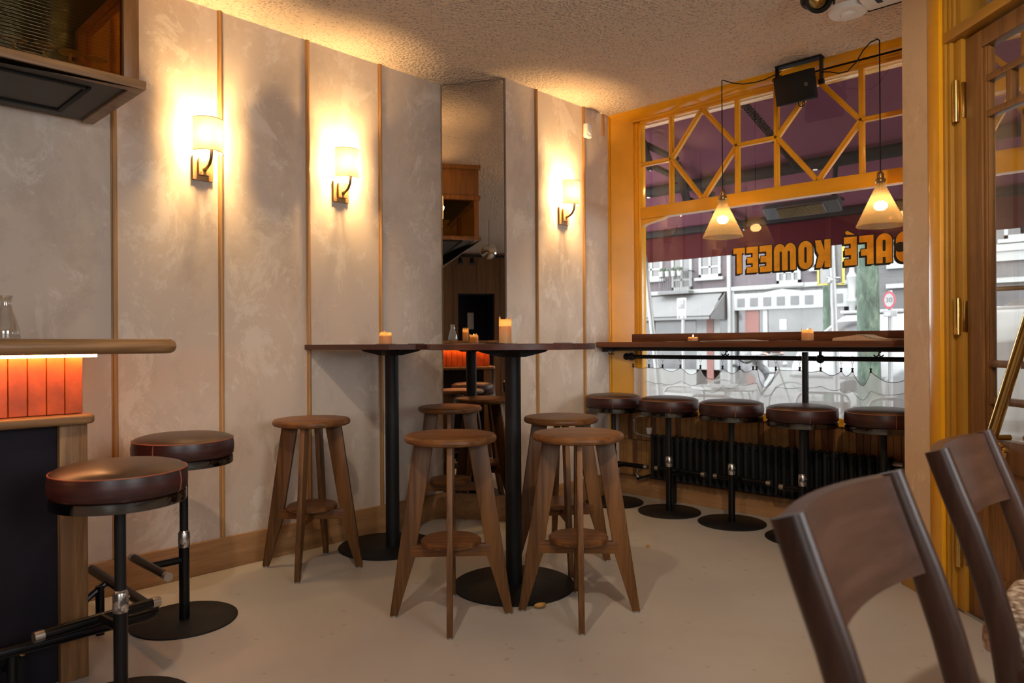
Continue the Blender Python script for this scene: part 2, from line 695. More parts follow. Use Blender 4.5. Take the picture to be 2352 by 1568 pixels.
M['paper'] = flat('newsprint', (0.62, 0.58, 0.53), 0.8, var=0.15, vscale=60)
M['papers'] = flat('salmon_newsprint', (0.62, 0.40, 0.26), 0.8, var=0.12, vscale=50)
M['coaster'] = flat('dark_coaster', (0.025, 0.022, 0.02), 0.5)
M['card'] = flat('beige_card', (0.45, 0.34, 0.24), 0.7)
M['curtain'] = cloth('sheer_voile', (0.80, 0.80, 0.78), 0.6, 0.48)
M['hem'] = cloth('voile_hem', (0.22, 0.22, 0.22), 0.5, 0.1)
M['gold'] = flat('gold_leaf_letter', (0.85, 0.38, 0.018), 0.4, 0.0, var=0.15, vscale=20)
M['inkblack'] = flat('black_letter_edge', (0.010, 0.006, 0.006), 0.5)
M['leaf'] = flat('dry_leaf', (0.45, 0.24, 0.06), 0.7, var=0.3, vscale=40)
M['weave'] = None


def wax_mat():
    mm, t, N, L, B = nt('candle_wax')
    B.inputs['Base Color'].default_value = (0.86, 0.70, 0.44, 1)
    B.inputs['Roughness'].default_value = 0.45
    tl = N.new('ShaderNodeBsdfTranslucent')
    tl.inputs['Color'].default_value = (1.0, 0.66, 0.27, 1)
    mx = N.new('ShaderNodeMixShader')
    mx.inputs[0].default_value = 0.7
    L.new(B.outputs[0], mx.inputs[1])
    L.new(tl.outputs[0], mx.inputs[2])
    L.new(mx.outputs[0], N['Material Output'].inputs['Surface'])
    return mm


M['wax'] = wax_mat()


def weave_mat():
    mm, t, N, L, B = nt('woven_cord')
    v = coords(N, L, (1, 1, 1))
    ck = N.new('ShaderNodeTexVoronoi')
    ck.inputs['Scale'].default_value = 62
    L.new(v.outputs[0], ck.inputs['Vector'])
    rp = ramp(N, [(0.25, (0.72, 0.60, 0.47)), (0.75, (0.22, 0.13, 0.075))])
    L.new(ck.outputs['Distance'], rp.inputs[0])
    L.new(rp.outputs[0], B.inputs['Base Color'])
    B.inputs['Roughness'].default_value = 0.85
    iv = N.new('ShaderNodeMath')
    iv.operation = 'SUBTRACT'
    iv.inputs[0].default_value = 1.0
    L.new(ck.outputs['Distance'], iv.inputs[1])
    bump(N, L, iv.outputs[0], B, 0.8, 0.006)
    return mm


M['weave'] = weave_mat()
# the street: surface colours darkened on purpose to offset the strong sky light
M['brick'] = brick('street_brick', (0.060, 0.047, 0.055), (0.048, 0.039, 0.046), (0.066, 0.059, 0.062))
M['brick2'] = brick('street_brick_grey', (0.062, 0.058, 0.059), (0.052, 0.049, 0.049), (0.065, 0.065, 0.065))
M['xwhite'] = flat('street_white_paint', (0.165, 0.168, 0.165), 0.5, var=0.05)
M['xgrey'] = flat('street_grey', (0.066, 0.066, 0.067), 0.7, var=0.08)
M['xawn'] = flat('grey_shop_awning', (0.088, 0.088, 0.088), 0.8, var=0.06, vscale=2)
M['xdark'] = flat('shop_dark_glass', (0.035, 0.035, 0.038), 0.15, var=0.4, vscale=2)
M['xglass'] = flat('shop_pale_glass', (0.055, 0.055, 0.055), 0.12, var=0.35, vscale=1.2)
M['xred'] = flat('red_brown_door', (0.10, 0.03, 0.022), 0.5)
M['xlace'] = flat('dark_fretwork', (0.05, 0.05, 0.05), 0.7, var=0.5, vscale=16)
M['xmetal'] = flat('galvanised_steel', (0.16, 0.16, 0.16), 0.45, 0.3)
M['xyellow'] = flat('sign_yellow_edge', (0.30, 0.24, 0.03), 0.5)
M['xsignred'] = flat('sign_red', (0.26, 0.03, 0.05), 0.5)
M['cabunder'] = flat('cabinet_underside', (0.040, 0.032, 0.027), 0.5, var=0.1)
M['heater'] = flat('heater_dark_grey', (0.030, 0.031, 0.033), 0.4)
M['xblue'] = flat('sign_grey_field', (0.105, 0.108, 0.115), 0.5)
M['xblack'] = flat('tyre_black', (0.03, 0.03, 0.03), 0.8, spec=0.1)
M['pave'] = flat('pavement', (0.12, 0.12, 0.119), 0.8, var=0.12, vscale=3)
M['road'] = flat('asphalt', (0.09, 0.09, 0.09), 0.8, var=0.15, vscale=4)
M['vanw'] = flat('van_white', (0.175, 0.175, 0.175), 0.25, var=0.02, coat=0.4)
M['alu'] = flat('brushed_aluminium', (0.19, 0.19, 0.187), 0.35, 0.4)
M['awn'] = cloth('maroon_awning', (0.115, 0.042, 0.060), 0.2)
M['valance'] = cloth('maroon_valance', (0.048, 0.010, 0.012), 0.2)
M['awnmetal'] = flat('awning_dark_metal', (0.010, 0.009, 0.009), 0.6, spec=0.04)
M['jacket'] = flat('pale_jacket', (0.17, 0.17, 0.17), 0.8)
M['trouser'] = flat('grey_trousers', (0.11, 0.11, 0.115), 0.85, var=0.3, vscale=12)
M['skin'] = flat('skin', (0.22, 0.115, 0.09), 0.5)
M['hair'] = flat('dark_hair', (0.03, 0.02, 0.015), 0.6)


def moss_mat():
    mm, t, N, L, B = nt('mossy_bark')
    v = coords(N, L, (1, 1, 0.35))
    n = noise(N, L, v, 11, 8, 0.7, 0.5)
    rp = ramp(N, [(0.36, (0.012, 0.016, 0.012)), (0.50, (0.032, 0.052, 0.036)), (0.66, (0.075, 0.098, 0.07))])
    L.new(n.outputs['Fac'], rp.inputs[0])
    L.new(rp.outputs[0], B.inputs['Base Color'])
    B.inputs['Roughness'].default_value = 0.9
    bump(N, L, n.outputs['Fac'], B, 0.7, 0.03)
    return mm


M['moss'] = moss_mat()
exec_order = []
# ================================================================== THE ROOM
CH = 2.802
struct(MB().box(-0.25, 5.1, -5.9, 4.62, -0.12, 0).build('floor', M['floor'], smooth=False), 'smooth beige resin cafe floor with small specks', 'floor')
struct(MB().prism([(-0.25, -5.9), (5.1, -5.9), (5.1, 4.62), (2.6, 4.62), (2.6, 4.385), (-0.25, 4.385)], CH, CH + 0.12).build('ceiling', M['ceiling'], smooth=False), 'rough sandy stucco ceiling', 'ceiling')

mb = MB()
mb.prism([(-0.25, -5.9), (0, -5.9), (0, 3.088), (-0.008, 3.096), (0.374, 3.304), (0.382, 3.296), (0.382, 4.41), (0.382, 4.62), (-0.25, 4.62)], 0, CH)
struct(mb.build('wall_left', M['plaster'], ang=0.1), 'mottled taupe plaster wall divided by thin oak battens', 'wall')

# oak battens
for i, (x, y) in enumerate([(0, -0.82), (0, -0.335), (0, 0.15), (0, 0.642), (0, 1.13), (0, 1.623), (0, 2.115), (0, 2.601), (0.382, 3.582), (0.382, 4.088)]):
    mb = MB()
    mb.box(x, x + 0.006, y - 0.013, y + 0.013, 0.16, CH)
    mb.prism([(x + 0.004, y - 0.009), (x + 0.013, y - 0.0075), (x + 0.016, y), (x + 0.013, y + 0.0075), (x + 0.004, y + 0.009)], 0.16, CH)
    struct(mb.build('trim_%d' % (i + 1), M['oak_z']))
# baseboards
mb = MB()
mb.prism([(0, -5.6), (0.018, -5.6), (0.018, 3.076), (0.40, 3.284), (0.40, 4.40), (0.382, 4.40), (0.382, 3.296), (0, 3.088)], 0.0, 0.16, bev=0.003)
struct(mb.build('baseboard_left', M['oak_y']))
struct(MB().box(0.40, 2.575, 4.48, 4.498, 0, 0.136, 0.003).build('baseboard_front', M['oak_x']))

# window wall below the sill, with its tiles
wf = struct(MB().box(0.382, 2.60, 4.51, 4.66, 0, 0.625).build('wall_front', M['grout'], smooth=False))
struct(MB().box(0.382, 4.95, 4.56, 4.66, 2.742, CH + 0.1).build('wall_lintel', M['yellowd'], smooth=False))
tiles = MB()
rr = random.Random(3)
x = 0.385
while x < 2.57:
    off = 0.0
    for (z0, z1) in ((0.137, 0.403), (0.407, 0.618)):
        q = rr.random()
        tiles.mi = 1 if q < 0.17 else (2 if q < 0.45 else 0)
        tiles.box(x, x + 0.0385, 4.498, 4.512, z0, z1, 0.002, 1)
    x += 0.0405
tiles.build('tile_cladding', [M['tile_y1'], M['tile_y2'], M['tile_y3']], wf)

# mirror standing in the angled jog of the wall
mir = thing('wall_mirror', 'tall full-height mirror in the angled jog of the plaster wall', 'mirror', (0.19, 3.19, 0.17))
Lm, Rm = Vector((0.004, 3.089, 0)), Vector((0.376, 3.292, 0))
tm = (Rm - Lm).normalized()
nm = Vector((tm.y, -tm.x, 0))


def strip(a, b, off0, off1):
    p = [Lm + tm * a + nm * off0, Lm + tm * b + nm * off0, Lm + tm * b + nm * off1, Lm + tm * a + nm * off1]
    return [(q.x, q.y) for q in p]


Wm = (Rm - Lm).length
MB().prism(strip(0.004, Wm - 0.004, 0.004, 0.009), 0.165, CH - 0.004).build('mirror_glass', M['mirror'], mir)
MB().prism(strip(0, 0.004, 0.0, 0.0095), 0.165, CH - 0.004).prism(strip(Wm - 0.004, Wm, 0.0, 0.0095), 0.165, CH - 0.004).build('edge_strip', M['bronze'], mir)

# window reveal, painted yellow
mb = MB()
mb.prism([(0.382, 4.405), (0.398, 4.40), (0.535, 4.492), (0.535, 4.62), (0.382, 4.62)], 0.62, CH)
mb.box(0.378, 0.392, 4.385, 4.41, 0.0, CH, 0.002)
struct(mb.build('trim_11', M['yellow']))
mb = MB()
mb.prism([(4.385, CH), (4.40, CH - 0.012), (4.515, 2.735), (4.66, 2.735), (4.66, CH + 0.02), (4.385, CH + 0.02)], 0.382, 2.60, 'x')
mb.box(0.53, 2.6, 4.475, 4.50, 2.742, 2.757)
struct(mb.build('trim_12', M['yellowg']))

# window_1 : main pane below, glazing-bar transom above
win = thing('window_1', 'yellow framed shop window with diamond glazing bars above', 'window', (1.5, 4.52, 0.64))
struct(win)
GY0, GY1 = 4.498, 4.545
mb = MB()
mb.box(0.53, 0.597, GY0, 4.56, 0.62, 2.735, 0.006)
mb.box(2.50, 2.60, GY0, 4.56, 0.62, 2.735, 0.006)
mb.box(0.59, 2.52, GY0, 4.56, 2.722, 2.76, 0.004)
mb.box(0.55, 2.58, 4.47, 4.56, 0.612, 0.662, 0.006)
mb.box(0.56, 0.572, 4.488, 4.50, 0.64, 2.735, 0.003)
mb.build('frame', M['yellow'], win)
mb = MB()
mb.box(0.59, 2.52, 4.49, 4.56, 2.022, 2.108, 0.006)
mb.prism([(0.597, 1.965), (0.62, 1.985), (0.78, 2.012), (0.80, 2.022), (0.81, 2.03), (0.597, 2.03)], 4.50, 4.55, 'y')
mb.build('transom_beam', M['yellow'], win)


def bar2(mb, a, b, wdt=0.03, y0=4.502, y1=4.535):
    a, b = Vector((a[0], 0, a[1])), Vector((b[0], 0, b[1]))
    d = (b - a).normalized()
    n = Vector((-d.z, 0, d.x)) * (wdt / 2)
    mb.prism([((a + n).x, (a + n).z), ((b + n).x, (b + n).z), ((b - n).x, (b - n).z), ((a - n).x, (a - n).z)], y0, y1, 'y', 0.004, 2)
    n2 = n * 0.45
    mb.prism([((a + n2).x, (a + n2).z), ((b + n2).x, (b + n2).z), ((b - n2).x, (b - n2).z), ((a - n2).x, (a - n2).z)], y0 - 0.008, y0 + 0.004, 'y')


ZM = 2.425
segs = [((0.841, 2.10), (0.841, 2.73)), ((1.342, 2.10), (1.342, 2.73)), ((1.608, 2.10), (1.608, 2.73)), ((2.123, 2.10), (2.123, 2.73)),
        ((0.59, ZM), (0.841, ZM)), ((1.342, ZM), (1.608, ZM)), ((2.123, ZM), (2.51, ZM)),
        ((0.845, ZM), (1.087, 2.727)), ((1.087, 2.727), (1.338, ZM)), ((1.338, ZM), (1.087, 2.107)), ((1.087, 2.107), (0.845, ZM)),
        ((1.612, ZM), (1.866, 2.727)), ((1.866, 2.727), (2.119, ZM)), ((2.119, ZM), (1.866, 2.107)), ((1.866, 2.107), (1.612, ZM))]
for a, b in segs:
    mb = MB()
    bar2(mb, a, b)
    mb.build('glazing_bar', M['yellow'], win)
MB().box(0.59, 2.52, 4.523, 4.527, 0.655, 2.03).build('main_pane', M['glass'], win, smooth=False)
MB().box(0.59, 2.52, 4.523, 4.527, 2.10, 2.728).build('transom_pane', M['glass'], win, smooth=False)
# slim rail along the head of the window
tag(MB().cyl((1.75, 4.46, 2.765), (2.59, 4.46, 2.765), 0.008, n=10).build('curtain_track', M['awnmetal']), 'slim dark rail along the head of the front window', 'rail')

# painted lettering on the inside of the glass (reads from the street)
let = thing('window_lettering', 'gold lettering with black edge painted backwards on the window glass', 'lettering', (1.85, 4.52, 1.57))
ZB, ZT = 1.575, 1.745
DZ = ZT - ZB


def arc_pts(cx, cz, rx, rz, a0, a1, n=14):
    return [(cx + rx * math.cos(a0 + (a1 - a0) * i / n), cz + rz * math.sin(a0 + (a1 - a0) * i / n)) for i in range(n + 1)]


def stadium(x0, x1, z0, z1, r=None):
    rx = (x1 - x0) / 2
    cx = (x0 + x1) / 2
    rz = r or rx
    return arc_pts(cx, z1 - rz, rx, rz, 0, PI) + arc_pts(cx, z0 + rz, rx, rz, PI, 2 * PI)


def R(x0, x1, z0, z1):
    return [(x0, z0), (x1, z0), (x1, z1), (x0, z1)]


def backE(x0, x1, zt=ZT, zb=ZB):
    h = zt - zb
    s = (x1 - x0) * 0.47
    xs = x1 - s
    return [[(x1, zt), (x0 - 0.003, zt), (x0 - 0.003, zt - h * 0.23), (xs, zt - h * 0.23), (xs, zb + h * 0.60), (x0 + 0.003, zb + h * 0.60), (x0 + 0.003, zb + h * 0.37),
             (xs, zb + h * 0.37), (xs, zb + h * 0.22), (x0 - 0.001, zb + h * 0.22), (x0 - 0.001, zb), (x1, zb)]]


letters = []
letters.append(([[(1.387, ZT), (1.306, ZT), (1.306, ZT - 0.037), (1.329, ZT - 0.037), (1.329, ZB), (1.364, ZB), (1.364, ZT - 0.037), (1.387, ZT - 0.037)]], []))
letters.append((backE(1.400, 1.477), []))
letters.append((backE(1.491, 1.570), []))
mshape = arc_pts(1.6205, ZT - 0.045, 0.0365, 0.045, PI, 0.45) + arc_pts(1.6885, ZT - 0.045, 0.0365, 0.045, PI - 0.45, 0) + [(1.725, ZB), (1.584, ZB)]
letters.append(([mshape], [stadium(1.621, 1.636, ZB - 0.012, ZT - 0.048), stadium(1.673, 1.688, ZB - 0.012, ZT - 0.048)]))
letters.append(([stadium(1.741, 1.829, ZB - 0.002, ZT + 0.003, 0.05)], [stadium(1.778, 1.793, ZB + 0.038, ZT - 0.035)]))
letters.append(([[(1.937, ZB), (1.937, ZT), (1.901, ZT), (1.901, ZT - 0.066), (1.879, ZT), (1.845, ZT), (1.853, ZB + 0.104), (1.866, ZB + 0.078), (1.861, ZB + 0.062), (1.848, ZB), (1.884, ZB), (1.901, ZB + 0.046), (1.901, ZB)]], []))
letters.append((backE(2.018, 2.088) + [[(2.022, ZT + 0.028), (2.028, ZT + 0.036), (2.036, ZT + 0.038), (2.076, ZT + 0.012), (2.030, ZT + 0.016)]], []))
letters.append(([[(2.181, ZB), (2.181, ZT), (2.102, ZT), (2.102, ZT - 0.039), (2.146, ZT - 0.039), (2.146, ZB + 0.09), (2.112, ZB + 0.09), (2.112, ZB + 0.052), (2.146, ZB + 0.052), (2.146, ZB)]], []))
letters.append(([arc_pts(2.239, ZT - 0.045, 0.043, 0.047, PI, 0) + [(2.282, ZB), (2.196, ZB)]], [stadium(2.231, 2.247, ZB + 0.068, ZT - 0.035), R(2.231, 2.247, ZB - 0.012, ZB + 0.035)]))
letters.append(([arc_pts(2.347, ZT - 0.050, 0.046, 0.052, PI + 0.35, 0) + arc_pts(2.347, ZB + 0.047, 0.046, 0.050, 0, -PI - 0.2)],
                [arc_pts(2.325, 1.660, 0.031, 0.029, 0, 2 * PI, 20), R(2.346, 2.352, 1.700, 1.715)]))
for gold, holes in letters:
    mb = MB()
    for pl in gold:
        mb.prism(pl, 4.5195, 4.5215, 'y')
    lt = mb.build('letter', M['gold'], let, smooth=False)
    mb = MB()
    e = 0.0052
    for pl in gold:
        cx = sum(p[0] for p in pl) / len(pl)
        for k, (dx, dz) in enumerate([(e, e), (-e, e), (e, -e), (-e, -e), (0, e), (0, -e), (e, 0), (-e, 0), (-0.008, -0.008), (-0.013, -0.012)]):
            y = 4.5217 + k * 0.0001
            mb.prism([(p[0] + dx, p[1] + dz) for p in pl], y, y + 0.0001, 'y')
    for pl in holes:
        mb.prism(pl, 4.5188, 4.5194, 'y')
    mb.build('black_edge', M['inkblack'], lt, smooth=False)

# counter along the window
cn = thing('window_counter', 'mahogany coloured counter shelf along the front window with black steel frame', 'counter', (1.45, 4.35, 0))
MB().box(0.384, 2.57, 4.22, 4.495, 1.090, 1.127, 0.003).build('counter_top', M['counter'], cn)
MB().box(0.52, 2.57, 4.478, 4.497, 1.127, 1.184, 0.003).build('back_rail', M['counter'], cn)
mb = MB()
mb.box(0.45, 2.56, 4.27, 4.31, 1.064, 1.090, 0.002)
mb.prism([(4.27, 1.09), (4.47, 1.09), (4.47, 1.07), (4.31, 1.056), (4.27, 1.056)], 0.405, 0.455, 'x')
mb.build('steel_frame', M['black'], cn)
mb = MB()
mb.cyl((1.845, 4.352, 0.0), (1.845, 4.352, 1.06), 0.019, n=18)
mb.build('post', M['black'], cn)
for hx in (0.503, 1.384, 2.288):
    mb = MB()
    mb.tube([(hx, 4.262, 1.080), (hx, 4.255, 1.065), (hx, 4.25, 1.046)], 0.0035, 8)
    for sgn in (-1, 1):
        mb.tube([(hx, 4.252, 1.054)] + [(hx + sgn * (0.014 - 0.014 * math.cos(a)) * 0.9, 4.245, 1.052 - 0.013 * math.sin(a)) for a in (0.6, 1.2, 1.8, 2.4, 2.9)], 0.0036, 7)
    mb.box(hx - 0.006, hx + 0.006, 4.262, 4.27, 1.058, 1.088, 0.001)
    mb.build('coat_hook', M['black'], cn)

# cafe curtain rod, rings, voile
rod = thing('curtain_rod', 'black cafe curtain rod with ball ends below the window counter', 'curtain rod', (1.45, 4.45, 1.02))
ZR = 1.019
MB().cyl((0.50, 4.45, ZR), (2.57, 4.45, ZR), 0.0145, n=14).build('pole', M['black'], rod)
MB().sphere((0.535, 4.45, ZR), 0.029).sphere((0.49, 4.455, ZR), 0.026).build('finial', M['black'], rod)
mb = MB()
mb.sphere((1.898, 4.45, ZR - 0.002), 0.026).cyl((1.898, 4.45, ZR), (1.898, 4.45, 1.09), 0.009, n=10)
mb.build('bracket', M['black'], rod)
ringx = [0.552, 0.686, 0.799, 0.942, 1.096, 1.259, 1.38, 1.472, 1.496, 1.622, 1.773, 1.9, 2.019, 2.083, 2.184, 2.42]
cur = thing('cafe_curtain', 'sheer white voile cafe curtain clipped in swags to the black rod', 'curtain', (1.45, 4.45, 0.66))
tops, sag = [], [0.012, 0.012, 0.03, 0.05, 0.075, 0.035, 0.022, 0.004, 0.115, 0.006, 0.012, 0.03, 0.03, 0.085, 0.06]
rr = random.Random(5)
rows = [[] for _ in range(15)]
cols = []
x0 = 0.50
for i in range(len(ringx) - 1):
    a, b = ringx[i], ringx[i + 1]
    n = max(4, int((b - a) / 0.012))
    for k in range(n):
        t = k / n
        cols.append((a + (b - a) * t, 4 * t * (1 - t) * sag[i], math.sin(2 * PI * t) * 0.012 * (1 if i % 2 else -1) + math.sin(PI * t) * (0.028 if i % 2 else -0.022)))
cols.append((ringx[-1], 0, 0))
for j in range(15):
    f = j / 14
    for (x, s, y) in cols:
        zt = 0.948 - s
        zb = 0.672 + 0.01 * math.sin(x * 9)
        rows[j].append((x + 0.02 * f * math.sin(x * 21 + 1), 4.45 + y * (0.4 + 0.9 * f) + 0.006 * math.sin(x * 60), zt + (zb - zt) * f))
MB().grid(rows).build('voile', M['curtain'], cur, ang=3)
MB().tube([(p[0], p[1], p[2]) for p in rows[0]], 0.0018, 5).build('top_hem', M['hem'], cur)
hem2 = [(a[0], a[1] - 0.002, a[2] * 0.62 + b[2] * 0.38 + 0.012 * math.sin(a[0] * 14)) for a, b in zip(rows[0], rows[-1])]
MB().tube(hem2, 0.0014, 5).build('lower_hem', M['hem'], cur)
for rx in ringx[:-1]:
    mb = MB()
    mb.tube([(rx, 4.45 + 0.019 * math.cos(a), ZR - 0.006 + 0.023 * math.sin(a)) for a in [2 * PI * q / 16 for q in range(16)]], 0.0012, 6, closed=True)
    mb.tube([(rx, 4.448, ZR - 0.028), (rx + 0.001, 4.448, 0.966)], 0.001, 6)
    rg = mb.build('curtain_ring', M['black'], cur)
    MB().prism([(rx - 0.007, 0.966), (rx + 0.008, 0.966), (rx + 0.004, 0.955), (rx + 0.007, 0.940), (rx - 0.006, 0.940), (rx - 0.003, 0.955)], 4.444, 4.452, 'y').build('clip', M['blackpl'], rg, smooth=False)

# radiator
rad = thing('radiator', 'long black column radiator under the front window', 'radiator', (1.54, 4.42, 0.15))
nsec = 32
for i in range(nsec):
    xx = 0.752 + i * 0.0497
    mb = MB()
    for yy in (4.39, 4.445):
        mb.tube([(xx, yy, 0.165), (xx, yy, 0.455)], 0.0155, 10)
        mb.sphere((xx, yy, 0.455), 0.0155, 10, 6)
    mb.box(xx - 0.02, xx + 0.02, 4.385, 4.45, 0.435, 0.452, 0.006)
    mb.box(xx - 0.02, xx + 0.02, 4.385, 4.45, 0.160, 0.178, 0.006)
    mb.build('section', M['black'], rad)
MB().cyl((0.60, 4.42, 0.135), (0.74, 4.42, 0.185), 0.009, n=10).build('feed_pipe', M['black'], rad)
MB().cyl((2.30, 4.42, 0.43), (2.36, 4.42, 0.43), 0.014, n=12).build('vent_plug', M['baresteel'], rad)
for fx in (0.90, 2.1):
    MB().box(fx - 0.012, fx + 0.012, 4.40, 4.44, 0.0, 0.165).build('foot', M['black'], rad)
pp = thing('heating_pipe', 'bare copper and steel pipe loop with white valve left of the radiator', 'pipe', (0.62, 4.44, 0.4))
mb = MB()
mb.tube([(0.66, 4.497, 0.588), (0.66, 4.45, 0.592), (0.63, 4.42, 0.594), (0.597, 4.415, 0.585), (0.583, 4.415, 0.56), (0.580, 4.415, 0.50), (0.586, 4.415, 0.474), (0.61, 4.415, 0.462), (0.755, 4.415, 0.448)], 0.0075, 10)
mb.tube([(0.60, 4.49, 0.205), (0.585, 4.45, 0.195), (0.58, 4.44, 0.16), (0.60, 4.45, 0.132), (0.63, 4.495, 0.13)], 0.0075, 10)
mb.cyl((0.58, 4.415, 0.552), (0.58, 4.415, 0.566), 0.012, n=12).cyl((0.60, 4.415, 0.464), (0.625, 4.415, 0.461), 0.011, n=12).cyl((0.67, 4.415, 0.4565), (0.72, 4.415, 0.4515), 0.011, n=12)
mb.build('pipework', M['baresteel'], pp)
MB().lathe([(0.014, 0), (0.016, 0.005), (0.0225, 0.042), (0.021, 0.046)], (0.706, 4.415, 0.468), 20).build('valve_knob', M['white'], pp)
# ================================================================== WALL LAMPS
P_SCONCE = 52.0


def make_sconce():
    t = thing('wall_sconce', 'x', 'wall lamp')
    MB().box(0, 0.016, -0.05, 0.05, 1.934, 2.052, 0.002).box(0.016, 0.034, -0.028, 0.028, 1.957, 2.040, 0.004).build('backplate', M['oak_z'], t)
    for (y, z) in ((-0.018, 1.97), (0.018, 2.026)):
        MB().cyl((0.033, y, z), (0.0352, y, z), 0.003, n=10).build('screw', M['bronze'], t)
    path = [(0.030, 0, 1.985), (0.055, 0.002, 1.990), (0.080, 0.004, 2.005), (0.096, 0.005, 2.030), (0.102, 0.005, 2.058), (0.103, 0.005, 2.078)]
    mb = MB().tube(path, 0.0075, 12).cyl((0.030, 0, 1.985), (0.036, 0, 1.985), 0.011, n=14)
    mb.build('arm', M['bronze'], t)
    MB().cyl((0.103, 0.005, 2.075), (0.103, 0.005, 2.112), 0.011, n=14).build('lamp_holder', M['bronze'], t)
    R_ = 0.072
    x0 = 0.056
    prof = [(R_, 2.063), (R_, 2.226)]
    sh = MB().lathe(prof, (x0, 0.005, 0), 32, a0=-PI / 2, a1=PI / 2).build('lamp_shade', M['shade'], t)
    mb = MB()
    for z in (2.0645, 2.2245):
        mb.tube([(x0 + R_ * math.cos(a), 0.005 + R_ * math.sin(a), z) for a in [-PI / 2 + PI * i / 24 for i in range(25)]], 0.0016, 6)
    mb.build('rim', M['bronze'], sh)
    MB().sphere((0.103, 0.005, 2.143), 0.019, 14, 10, 1.4).build('bulb', M['bulb'], t)
    point('sconce_light', (0.103, 0.005, 2.143), P_SCONCE, (1.0, 0.62, 0.25), 0.029, t)
    return t


sc0 = make_sconce()
for i, (x, y, lab) in enumerate([(0.0, 1.530, 'lit wall sconce nearest the hanging bar cabinet, half-round linen shade on oak plate'),
                                 (0.0, 2.320, 'lit wall sconce left of the tall mirror above the high table, half-round shade'),
                                 (0.382, 3.853, 'lit wall sconce right of the tall mirror below the white motion sensor')]):
    place(sc0, i == 0, (x, y, 0), 0, lab, 'half-round wall sconces')

s = thing('motion_sensor', 'small white motion sensor high on the plaster wall beside the window', 'sensor', (0.382, 4.1, 2.58))
MB().box(0.394, 0.432, 4.066, 4.136, 2.578, 2.682, 0.014, 4).build('housing', M['white'], s)
MB().lathe([(0.02, 0), (0.018, 0.004), (0, 0.006)], (0, 0, 0), 20).xf(Matrix.Translation((0.432, 4.103, 2.618)) @ Matrix.Rotation(PI / 2, 4, 'Y')).build('lens', M['white'], s)
MB().box(0.380, 0.396, 4.085, 4.117, 2.60, 2.66, 0.002).build('mount', M['white'], s)
tag(MB().box(0.382, 0.394, 4.308, 4.328, 2.645, CH, 0.002).build('cable_duct', M['oak_z']), 'short cable duct stub under the ceiling near the window corner', 'cable duct')
s = thing('power_socket', 'white wall socket low on the wall behind the wooden stools', 'socket', (0.382, 3.60, 0.33))
MB().box(0.382, 0.392, 3.64, 3.72, 0.33, 0.47, 0.004).build('faceplate', M['white'], s)
MB().cyl((0.3905, 3.68, 0.365), (0.3925, 3.68, 0.365), 0.02, n=18).cyl((0.3905, 3.68, 0.435), (0.3925, 3.68, 0.435), 0.02, n=18).build('outlet', M['xgrey'], s)

# ================================================================== HIGH TABLES
TZ0, TZ1 = 1.097, 1.123


def table_base(t, c, base, rb):
    x, y = c
    mb = MB()
    mb.lathe([(rb, 0.0), (rb, 0.006), (rb - 0.006, 0.009), (0.05, 0.011)], (base[0], base[1], 0), 64)
    mb.build('base_plate', M['black'], t)
    MB().cyl((x, y, 0.008), (x, y, 1.075), 0.0375, n=32).build('column', M['black'], t)
    mb = MB()
    for k in range(4):
        a = PI / 4 + k * PI / 2
        d = Vector((math.cos(a), math.sin(a), 0))
        n = Vector((-d.y, d.x, 0)) * 0.03
        o = Vector((x, y, 0))
        prof = [(0.0, 1.062), (0.06, 1.062), (0.15, 1.084), (0.17, TZ0), (0.0, TZ0)]
        A = [mb.bm.verts.new(o + d * r + n * (1.6 - 3 * r) + Vector((0, 0, z))) for r, z in prof]
        B = [mb.bm.verts.new(o + d * r - n * (1.6 - 3 * r) + Vector((0, 0, z))) for r, z in prof]
        mb._face(A[::-1])
        mb._face(B)
        for i in range(5):
            mb._face([A[i], A[(i + 1) % 5], B[(i + 1) % 5], B[i]])
    bmesh.ops.recalc_face_normals(mb.bm, faces=mb.bm.faces[:])
    mb.build('support_bracket', M['black'], t)


t1 = thing('high_table', 'high maroon table against the wall with a cut corner and black pedestal', 'table', (0.305, 2.44, 0), 0, 'high pedestal tables')
MB().prism([(0.004, 2.088), (0.765, 2.088), (0.855, 2.178), (0.855, 2.79), (0.004, 2.79)], TZ0, TZ1, 'z', 0.0015, 1).build('tabletop', M['table'], t1)
table_base(t1, (0.312, 2.445), (0.285, 2.435), 0.272)
t2 = thing('high_table', 'round-edged maroon high table away from the wall on black pedestal', 'table', (1.24, 2.44, 0), 0, 'high pedestal tables')
MB().prism(arc_pts(1.250, 2.425, 0.388, 0.388, 0, 2 * PI - 2 * PI / 72, 71), TZ0, TZ1, 'z', 0.0015, 1).build('tabletop', M['table'], t2)
table_base(t2, (1.24, 2.445), (1.243, 2.44), 0.282)


